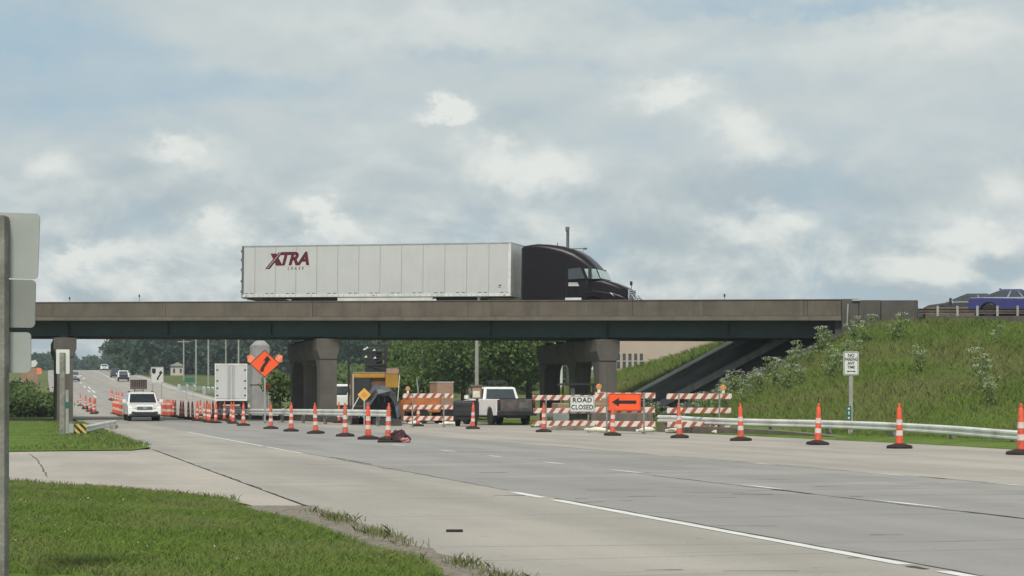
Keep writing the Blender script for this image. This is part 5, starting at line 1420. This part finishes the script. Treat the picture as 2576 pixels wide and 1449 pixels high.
# brown sign back at the far left
yq = 138; zq = H(X(74, yq), yq)
bs = thing('sign_post', 'weathered brown sign back on two posts in the grass at far left', 'sign post', (X(74, yq), yq, zq))
m = MB(); zt1, zt0 = EYE + (HOR - 925) / F * yq - zq, EYE + (HOR - 972) / F * yq - zq
m.box(-.62, .62, -.02, .02, zt0, zt1); m.build('sign_panel', M['machine_brown'] if False else M['tan_box'], bs)
m = MB(); m.box(-.45, -.37, .021, .1, -.3, zt1); m.box(.37, .45, .021, .1, -.3, zt1); m.build('post', M['post_wood'], bs)
m = MB(); m.panel([(.5, -.03, zt1 - .5), (.95, -.03, zt1 - .45), (.9, -.03, zt1 - .05), (.6, -.03, zt1 + .02)], (0, .02, 0)); m.build('flag', M['orange_pale'], bs)
m = MB(); zc4 = zt1 + .3; m.panel([(.1, 0, zc4 - .28), (.42, 0, zc4 - .22), (.62, 0, zc4 + .05), (.45, 0, zc4 + .28), (.15, 0, zc4 + .22), (-.02, 0, zc4 - .02)], (0, .03, 0)); m.build('white_flag', M['sign_white'], bs)
# green road sign and white fence on the far slope
yg = 205; zg = H(X(552 if False else 553, yg), yg)
gs = thing('green_sign', 'small green road sign on the far grass slope left of the box trailer', 'sign', (X(477, yg), yg, H(X(477, yg), yg)))
zcg = EYE + (HOR - 956) / F * yg - gs.location.z
m = MB(); m.box(-.55, .55, -.02, .02, zcg - .25, zcg + .25); m.build('board', M['green_sign'], gs); m = MB(); m.box(-.4, -.34, .021, .08, -.3, zcg + .2); m.box(.34, .4, .021, .08, -.3, zcg + .2); m.build('post', M['pole_grey'], gs)
# ------------------------------------------------------------------ background buildings and poles
bd = thing('building', 'large plain tan building beyond the bridge at right', 'building', (X(1660, 200), 200, H(X(1660, 200), 200)), R(-3))
m = MB(); m.box(-5.6, 26, 0, 20, -1, 8.6); wl_ = m.build('wall', M['building_tan'], bd)
m = MB(); m.box(-5.8, 26.2, -.2, 20.2, 8.6, 9.0); m.build('roof', M['building_pale'], bd)
m = MB(); m.box(-5.62, 2.2, -.06, -.003, 3.15, 3.3); m.build('string_course', M['tan_box'], wl_)
for k in range(6):
    m = MB(); x = -5.3 + k * .62; m.box(x, x + .34, -.05, -.003, 3.4, 5.0); w_ = m.build('window', M['glass'], wl_)
    m = MB(); m.box(x - .04, x + .38, -.08, -.052, 4.15, 4.22); m.build('mullion', M['building_pale'], w_)
m = MB(); m.box(-1.4, 2.4, -3.5, -.01, -1, 2.9); m.build('annex', M['building_pale'], bd); m = MB(); m.box(-1.5, 2.5, -3.6, -.003, 2.9, 3.05); m.build('annex_roof', M['sign_back'], bd)
m = MB(); m.box(-5.4, -3.0, -1.5, -.02, -1, 1.5); m.build('loading_bay', M['sign_back_dull'], bd)
def house(U, y, wd, ht, lab, rz_=0.0):
    h = thing('house', lab, 'house', (X(U, y), y, H(X(U, y), y) - .3), rz_, 'pale houses below the far trees')
    m = MB(); m.box(-wd / 2, wd / 2, 0, wd * .8, 0, ht); q = m.build('wall', M['building_pale'], h)
    m = MB(); m.prism([(-wd / 2 - .3, ht), (0, ht + wd * .3), (wd / 2 + .3, ht)], lambda a, z, d: (a, d, z), -.3, wd * .8 + .3); m.build('roof', M['pole_grey'], h)
    for x in (-wd * .25, wd * .25):
        m = MB(); m.box(x - wd * .08, x + wd * .08, -.05, .02, ht * .35, ht * .75); m.build('window', M['glass'], q)
house(381, 430, 2.6, 2.2, 'leftmost pale small house under the far trees'); house(408, 400, 4.6, 2.2, 'wider pale house under the far trees above the lane shift sign', .3); house(446, 390, 2.8, 2.2, 'rightmost pale small house under the far trees', .2)
wf = [('long white wall along the far grass slope left of the box trailer', 450, 512, 250, 939, 949), ('white wall end close to the box trailer on the far slope', 513, 546, 235, 945, 958)]
for lab, U0, U1, y, V0, V1 in wf:
    x0, x1 = X(U0, y), X(U1, y + 10)
    f = thing('fence', lab, 'fence', (x0, y, H(x0, y)), math.atan2(10, x1 - x0), 'white walls on the far slope'); L = math.hypot(10, x1 - x0)
    m = MB(); m.box(0, L, -.1, .1, -.3, .75); m.build('panel', M['sign_white'], f)
    for k in range(int(L / 3.2)): m = MB(); m.box(k * 3.2, k * 3.2 + .16, -.16, .16, -.3, .9); m.build('post', M['pole_white'], f)
def pole(U, y, Vtop, r, lab, m_, arm=None, grp='utility poles beyond the bridge'):
    x = X(U, y); z0 = H(x, y); zt = EYE + (HOR - Vtop) / F * y
    p = thing('utility_pole', lab, 'pole', (x, y, z0), 0, grp)
    m = MB(); m.cyl((0, 0, -.5), (0, 0, zt - z0), r, r * .75, 10); m.build('shaft', m_, p)
    h = zt - z0
    if arm == 'cross': m = MB(); m.box(-1.1, 1.1, -.06, .06, h - .75, h - .6); m.build('cross_arm', m_, p)
    return p, h
pole(462, 330, 850, .14, 'tall pale pole at far left among the poles before the woods', M['pole_grey'], 'cross')
pole(493, 300, 840, .15, 'tall pale pole above the box trailer, second from left', M['pole_grey'], 'cross')
pole(524, 290, 835, .15, 'tall pole just above the left corner of the box trailer', M['pole_grey'], 'cross')
pole(568, 300, 835, .12, 'faint tall pole above the middle of the box trailer', M['pole_grey'])
pole(600, 260, 835, .14, 'tall pole above the right edge of the box trailer', M['pole_grey'])
pole(877, 128, 800, .085, 'thin dark pole right of the middle pier', M['black_metal'])
pole(1063, 150, 760, .13, 'weathered wooden pole above the left barricade', M['post_wood'], 'cross')
pole(1199, 122, 760, .145, 'thick pale grey pole left of the white pickup', M['pole_grey'], 'cross')
sp_, h_ = pole(1427, 150, 571, .135, 'tall bare pole with a side arm rising behind the truck cab', M['pole_dark'])
zA = EYE + (HOR - 626) / F * 150 - sp_.location.z
m = MB(); m.bar((0, 0, zA), (1.55, 0, zA + .03), .06, .06); m.bar((1.3, 0, zA), (1.25, 0, zA - .5), .03, .03); m.box(1.3, 1.6, -.1, .1, zA - .06, zA + .08); m.box(-.16, .16, -.16, .16, h_ - .35, h_); m.bar((.12, 0, h_ - 2.2), (.12, 0, h_ - .4), .05, .05); m.build('side_arm', M['pole_dark'], sp_)
sl_ = thing('street_light', 'white street light with twin heads seen through the gap in the right pier', 'street light', (X(1411, 135), 135, H(X(1411, 135), 135)))
zt = EYE + (HOR - 866) / F * 135 - sl_.location.z
m = MB(); m.cyl((0, 0, -.3), (0, 0, zt), .14, .10, 12); m.build('pole', M['pole_white'], sl_)
for s in (-1, 1):
    m = MB(); m.bar((0, 0, zt), (s * .35, 0, zt + .03), .06, .06); m.box(min(s * .2, s * .62), max(s * .2, s * .62), -.12, .12, zt - .02, zt + .1); m.build('lamp_head', M['pole_white'], sl_, bevel=.02)

# ------------------------------------------------------------------ trees and woods
def leaf_quads(cent, size, spread=None, flat=.0):
    n = len(cent)
    a = rng.normal(size=(n, 3)); a /= np.linalg.norm(a, axis=1)[:, None]
    b = rng.normal(size=(n, 3)); b -= a * (a * b).sum(1)[:, None]; b /= np.linalg.norm(b, axis=1)[:, None]
    sz = size * rng.uniform(.6, 1.35, n)[:, None]
    a *= sz; b *= sz * .62
    v = np.stack([cent - a, cent - b * .9, cent + a, cent + b * .9], 1).reshape(-1, 3)
    f = np.arange(n * 4).reshape(n, 4)
    return v, f
def crown_points(n, ell, clumps, cr, low=.0):
    """clumps spread through an ellipsoid shell; leaves gather round each clump"""
    C = []
    while len(C) < clumps:
        p = rng.uniform(-1, 1, 3); d = np.linalg.norm(p)
        if d > 1 or d < .35 and rng.uniform() < .6: continue
        C.append(p * ell)
    C = np.array(C); k = rng.integers(0, clumps, n)
    r = rng.normal(size=(n, 3)) * cr * rng.uniform(.5, 1.3, clumps)[k][:, None] * np.array([1, 1, .75])
    return C[k] + r
M['leaf_mid'] = leafmat('leaf_mid', (.075, .13, .030), (.14, .205, .052), .4, up=.4)
M['leaf_dark'] = leafmat('leaf_dark', (.042, .085, .028), (.095, .155, .048), .4, up=.35)
M['leaf_far'] = leafmat('leaf_far', (.034, .066, .034), (.066, .108, .052), .3, up=.3)
M['leaf_light'] = leafmat('leaf_light', (.08, .13, .03), (.16, .23, .055), .35, up=.35)
def tree(lab, x, y, h, rw, m_, n=3500, leaf=.3, trunk=True, group='trees beyond the bridge', cat='tree', base=.22, name='tree', seed=None):
    z = H(x, y) - .1
    t = thing(name, lab, cat, (x, y, z), 0, group)
    cz = h * (base + (1 - base) / 2); ell = np.array([rw, rw * .9, h * (1 - base) / 2])
    P = crown_points(n, ell * .82, max(14, int(n / 90)), max(.35, rw * .2)) + np.array([0, 0, cz])
    P[:, 2] = np.maximum(P[:, 2], .1)
    v, f = leaf_quads(P, leaf); bigmesh('crown', v, f, m_, t)
    if trunk:
        m = MB(); r = max(.08, h * .022)
        m.cyl((0, 0, -.4), (0, 0, h * .45), r * 1.3, r * .8, 9)
        for k in range(6):
            a = rr.uniform(0, 6.28); zz = h * rr.uniform(.28, .5); m.cyl((0, 0, zz), (math.cos(a) * rw * .6, math.sin(a) * rw * .6, zz + h * rr.uniform(.12, .35)), r * .5, r * .15, 6)
        m.build('trunk', M['bark'], t)
    return t
# mid-distance trees between the piers
spots = [(1075, 165, 7.0, 4.2, 'leaf_mid', 'bushy green tree behind the left barricade, right of the paving machine'), (1130, 172, 8.0, 4.0, 'leaf_dark', 'darker tree behind the wheel loader'),
         (1165, 150, 8.5, 4.4, 'leaf_mid', 'green tree just left of the thick grey pole'), (1232, 156, 10.5, 4.8, 'leaf_mid', 'tall green tree right of the thick grey pole'),
         (1285, 145, 8.8, 4.2, 'leaf_light', 'pale green tree above the white pickup cab'), (1330, 150, 10.5, 4.5, 'leaf_mid', 'tall green tree beside the dark right pier'),
         (1030, 190, 5.0, 4.0, 'leaf_light', 'low pale green bush above the paving machine'), (1390, 160, 8, 3.2, 'leaf_mid', 'green tree seen through the gap in the right pier'),
         (1010, 150, 3.6, 3.0, 'leaf_light', 'low pale green bush right of the paving machine tower')]
for U_, y_, h_, r_, mm_, lab in spots: tree(lab, X(U_, y_), y_, h_, r_, M[mm_], n=11000, leaf=.15)
tree('narrow green sapling between the lone column and the middle pier', X(704, 121), 121, 3.9, .65, M['leaf_mid'], n=1500, leaf=.16, base=.0, cat='shrub', name='shrub')
for U_, y_, h_, r_, lab in ((1593, 150, 1.7, .5, 'small dark conifer left of the annex of the tan building'), (1618, 152, 3.0, .6, 'taller dark conifer in front of the annex of the tan building'), (1628, 150, 2.0, .45, 'small dark conifer right of the taller conifer')):
    x, y = X(U_, y_), y_; t = thing('conifer', lab, 'tree', (x, y, H(x, y)), 0, 'small conifers before the tan building')
    nn = 900; zz = rng.uniform(.1, 1, nn); rad = (1 - zz) * r_ * rng.uniform(.4, 1.1, nn) + .03; an = rng.uniform(0, 6.28, nn)
    v, f = leaf_quads(np.stack([rad * np.cos(an), rad * np.sin(an), zz * h_ * 1.3], 1), .11); bigmesh('crown', v, f, M['leaf_dark'], t)
    m = MB(); m.cyl((0, 0, -.2), (0, 0, h_), .06, .02, 7); m.build('trunk', M['bark'], t)
# bushes at the far left under the bridge and on the far-right bank
for U_, y_, h_, r_, mm_, lab in ((40, 130, 2.2, 1.9, 'leaf_mid', 'dark green bush beside the lowest foreground sign panel'), (78, 128, 1.5, 1.8, 'leaf_mid', 'low green bush under the brown sign back'), (112, 129, 1.5, 1.5, 'leaf_mid', 'low green bush touching the leftmost pier'), (28, 137, 2.6, 1.6, 'leaf_dark', 'taller dark bush at the left edge behind the sign backs')):
    tree(lab, X(U_, y_), y_, h_, r_, M[mm_], n=2600, leaf=.16, trunk=False, group='bushes at the left end under the bridge', cat='bush', base=0, name='bush')

def woods(name, lab, U0, U1, y0, y1, htop, n_trees, m_, leaf, per, dens=None):
    vs, fs, off = [], [], 0
    for k in range(n_trees):
        y = rr.uniform(y0, y1); U_ = U0 + (U1 - U0) * (k + rr.uniform(0, 1)) / n_trees; x = X(U_, y); h = htop(U_) * rr.uniform(.78, 1.12); rw = h * rr.uniform(.28, .42)
        z = H(x, y) - .5
        P = crown_points(per, np.array([rw, rw, h * .46]), 26, rw * .24) + np.array([x, y, z + h * .5])
        v, f = leaf_quads(P, leaf); vs.append(v); fs.append(f + off); off += len(v)
    o = bigmesh(name, np.concatenate(vs), np.concatenate(fs), m_); return tag(o, lab, 'woods', None, 'stuff')
woods('woods', 'dark bluish wood along the horizon beyond the crest of the road', 20, 420, 690, 800, lambda U: 9 if U < 300 else 12, 70, M['leaf_far'], .75, 500)
woods('woods', 'tall dark wood behind the utility poles and the box trailer', 318, 860, 385, 470, lambda U: 14 if U < 400 else 13, 60, M['leaf_far'], .6, 1000)
woods('woods', 'grey green wood behind the paving machine and middle pier', 820, 1380, 320, 400, lambda U: 11.5, 50, M['leaf_far'], .5, 900)
woods('woods', 'pale scrub below the far wood between the piers', 840, 1380, 225, 290, lambda U: 4.0, 40, M['leaf_light'], .4, 450)
# bare tops sticking out of the far wood
bt = thing('dead_tree', 'bare branched tree top above the far wood on the left', 'tree', (X(268, 640), 640, H(X(268, 640), 640)))
m = MB(); m.cyl((0, 0, 0), (0, 0, 13), .3, .12, 6)
for k in range(9):
    a = rr.uniform(-1, 1); m.cyl((0, 0, 8 + k * .5), (a * 2.2, 0, 10.5 + k * .5), .14, .05, 5)
m.build('trunk', M['bark'], bt)

# ------------------------------------------------------------------ grass
def blades(name, lab, pts, hh, wd_, m_, lean=.35, cat='grass', parent=None):
    """pts: n x 3 roots; hh: heights"""
    n = len(pts); a = rng.uniform(0, 2 * np.pi, n)
    side = np.stack([np.cos(a), np.sin(a), np.zeros(n)], 1) * (wd_ * rng.uniform(.6, 1.3, n))[:, None]
    b = rng.uniform(0, 2 * np.pi, n); ln = (hh * np.abs(rng.normal(0, lean, n)))[:, None]
    tip = np.stack([np.cos(b), np.sin(b), np.zeros(n)], 1) * ln; tip[:, 2] = hh
    mid = tip * np.array([.4, .4, .62])
    v = np.stack([pts - side, pts + side, pts + mid + side * .7, pts + tip, pts + mid - side * .7], 1).reshape(-1, 3)
    f = np.arange(n * 5).reshape(n, 5)
    o = bigmesh(name, v, f, m_, parent)
    if lab: tag(o, lab, cat, None, 'stuff')
    return o
M['blade_lawn'] = leafmat('blade_lawn', (.12, .20, .028), (.22, .32, .062), .25, big=(.5, (.25, .285, .10), .65), up=.85)
M['blade_bank'] = leafmat('blade_bank', (.095, .165, .02), (.22, .30, .055), .25, big=(.17, (.26, .25, .10), .6), up=.75)
M['blade_dry'] = leafmat('blade_dry', (.10, .13, .035), (.20, .20, .085), .3, up=.5)
M['flower_white'] = leafmat('flower_white', (.42, .46, .32), (.62, .64, .52), .3, up=.5)
M['weed_green'] = leafmat('weed_green', (.10, .16, .04), (.20, .27, .09), .3, up=.5)
def scatter_poly(poly, n, hf, mind=.05, ymin=None, ymax=None, xmin=-30):
    xs_ = [p[0] for p in poly]; ys_ = [p[1] for p in poly]; out = []
    x0, x1 = max(xmin, min(xs_)), max(xs_); y0 = ymin or min(ys_); y1 = ymax or max(ys_)
    while len(out) < n:
        # denser nearer the camera, as seen
        y = y0 + (y1 - y0) * rr.random(); x = x0 + (x1 - x0) * rr.random()
        if abs(x / y) > .30 or not inside(poly, x, y): continue
        out.append((x, y))
    return np.array([(x, y, hf(x, y) - .01) for x, y in out])
P = scatter_poly(LAWN, 150000, lawn_h, ymin=11.0)
h_ = np.array([.030 + .026 * (mnoise.noise((p[0] * .7, p[1] * .7, 4)) + .5) for p in P]) * rng.uniform(.6, 1.5, len(P))
blades('lawn_grass', 'mown green grass in the left foreground', P, np.maximum(.018, h_), .003, M['blade_lawn'], .9)
P = scatter_poly(LAWN2, 30000, lambda x, y: H(x, y) + .06, ymin=42.5, ymax=97)
blades('verge_grass', 'mown green grass between the side road and the leftmost pier', P, rng.uniform(.04, .11, len(P)), .010, M['blade_lawn'], .9)
# taller weeds along the pavement edge by the gravel
ew = []
for seg, dens in (((2.95, 13.6, 19.2), 1500), ((2.98, 11.5, 13.2), 500)):
    t0, ya, yb = seg
    for _ in range(dens):
        y = rr.uniform(ya, yb); k = mnoise.noise((y * 1.1, 2.2, 0)) + .25
        if k < rr.uniform(-.1, .5): continue
        t = t0 + rr.gauss(0, .07); ew.append((tx(t, y), y, .01))
for _ in range(900):
    f = rr.random(); xa, ya = -3.2 + (-7.2 + 3.2) * f, 21.3 + (26.3 - 21.3) * f
    ew.append((xa + rr.gauss(0, .05), ya - rr.random() * .12, .02))
ew = np.array(ew); blades('edge_weeds', 'dry grassy weeds along the broken pavement edge', ew, rng.uniform(.02, .085, len(ew)), .0045, M['blade_dry'], .8)
# rough grass on the bank
Pb = []
while len(Pb) < 170000:
    x = rr.uniform(3, 46); y = rr.uniform(45, 128)
    if abs(x / y) > .31: continue
    t, q = tq(x, y)
    if t < tright(y) + .9 or (-.2 < q < 12.2) or (q > 12 and t < 30) or (-1 < q < 13 and t > 40): continue
    if q > 12 and rr.random() < .3: continue
    if t < tright(y) + 1.6 and rr.random() < .5: continue
    Pb.append((x, y, H(x, y) + .02))
Pb = np.array(Pb)
hb = np.array([.20 + .24 * (mnoise.noise((p[0] * .22, p[1] * .22, 7)) + .4) for p in Pb])
tt = np.array([tq(p[0], p[1])[0] for p in Pb]); hb *= np.clip((tt - 24) / 4, .3, 1.0) * rng.uniform(.6, 1.4, len(Pb))
blades('bank_grass', 'rough uncut grass covering the embankment at right', Pb, np.maximum(.05, hb * .8), .011, M['blade_bank'], .8)
# foreground litter flowers
P = scatter_poly(LAWN, 60, lawn_h, ymin=11.5, ymax=20)
v, f = leaf_quads(P + np.array([0, 0, .07]), .009); tag(bigmesh('clover_flowers', v, f, M['flower_white']), 'tiny white clover flowers in the near lawn', 'flowers', None, 'stuff')
# tall white-flowering weeds along the edge of the bank
def make_weed(seed):
    r = random.Random(seed); m = MB(); st = []
    for k in range(6):
        a = r.uniform(0, 6.28); h = r.uniform(.5, 1.2); d = r.uniform(.1, .45); tip = (math.cos(a) * d, math.sin(a) * d, h); m.cyl((math.cos(a) * .04, math.sin(a) * .04, -.1), tip, .012, .006, 5, True, 0); st.append(tip)
    P = []; Q = []
    for s_ in st:
        for _ in range(18): P.append((s_[0] + r.gauss(0, .07), s_[1] + r.gauss(0, .07), s_[2] + r.gauss(0, .035)))
        for _ in range(30): f_ = r.uniform(.1, .95); Q.append((s_[0] * f_ + r.gauss(0, .11), s_[1] * f_ + r.gauss(0, .11), s_[2] * f_ + r.gauss(0, .06)))
    for pts, sz_, mi in ((P, .028, 1), (Q, .07, 0)):
        v, f = leaf_quads(np.array(pts), sz_); m.add([tuple(q) for q in v], [tuple(q) for q in f], mi)
    return m.build('flowering_weed', [M['weed_green'], M['flower_white']])
protos = [make_weed(s) for s in (1, 2, 3)]; first = [True] * 3
LABW = 'tall weed with small white flower heads on the edge of the grassy bank'
wp = []
for k in range(20):          # along the border between bank and bridge
    f = rr.random(); t = 32.5 + 6.8 * f; q = -1.0 - abs(rr.gauss(0, 2.2)); wp.append((t, q))
for k in range(16): wp.append((rr.uniform(28, 36), rr.uniform(-14, -3)))
for k in range(14): wp.append((rr.uniform(30, 42), rr.uniform(-26, -6)))
det = .9666 * .9496 - .2562 * .3134
for i, (t, q) in enumerate(wp):
    x = (t * .9496 - .2562 * (q + 93.06)) / det; y = (.9666 * (q + 93.06) - .3134 * t) / det
    k = i % 3; loc = (x, y, H(x, y)); sc = rr.uniform(.7, 1.25)
    if first[k]:
        first[k] = False; o = protos[k]; o.location = loc; tag(o, LABW, 'weed', 'white flowering weeds on the bank')
    else: o = dup(protos[k], loc, rr.uniform(0, 6), LABW, 'white flowering weeds on the bank'); o['category'] = 'weed'
    o.scale = (sc, sc, sc)

# ------------------------------------------------------------------ the air between here and the far woods
hz = MB(); hz.box(-2300, 2300, -300, 2400, -4, 34)
hm = bpy.data.materials.new('haze'); hm.use_nodes = True
hn = hm.node_tree; hn.nodes.clear()
ho = hn.nodes.new('ShaderNodeOutputMaterial'); hv = hn.nodes.new('ShaderNodeVolumePrincipled')
hv.inputs['Color'].default_value = (.72, .84, .92, 1); hv.inputs['Density'].default_value = .00032; hv.inputs['Anisotropy'].default_value = .1
hn.links.new(hv.outputs[0], ho.inputs['Volume'])
hz_o = hz.build('haze', hm); tag(hz_o, 'thin pale haze hanging over the distant hill and woods', 'haze', None, 'stuff')
S.cycles.volume_bounces = 0
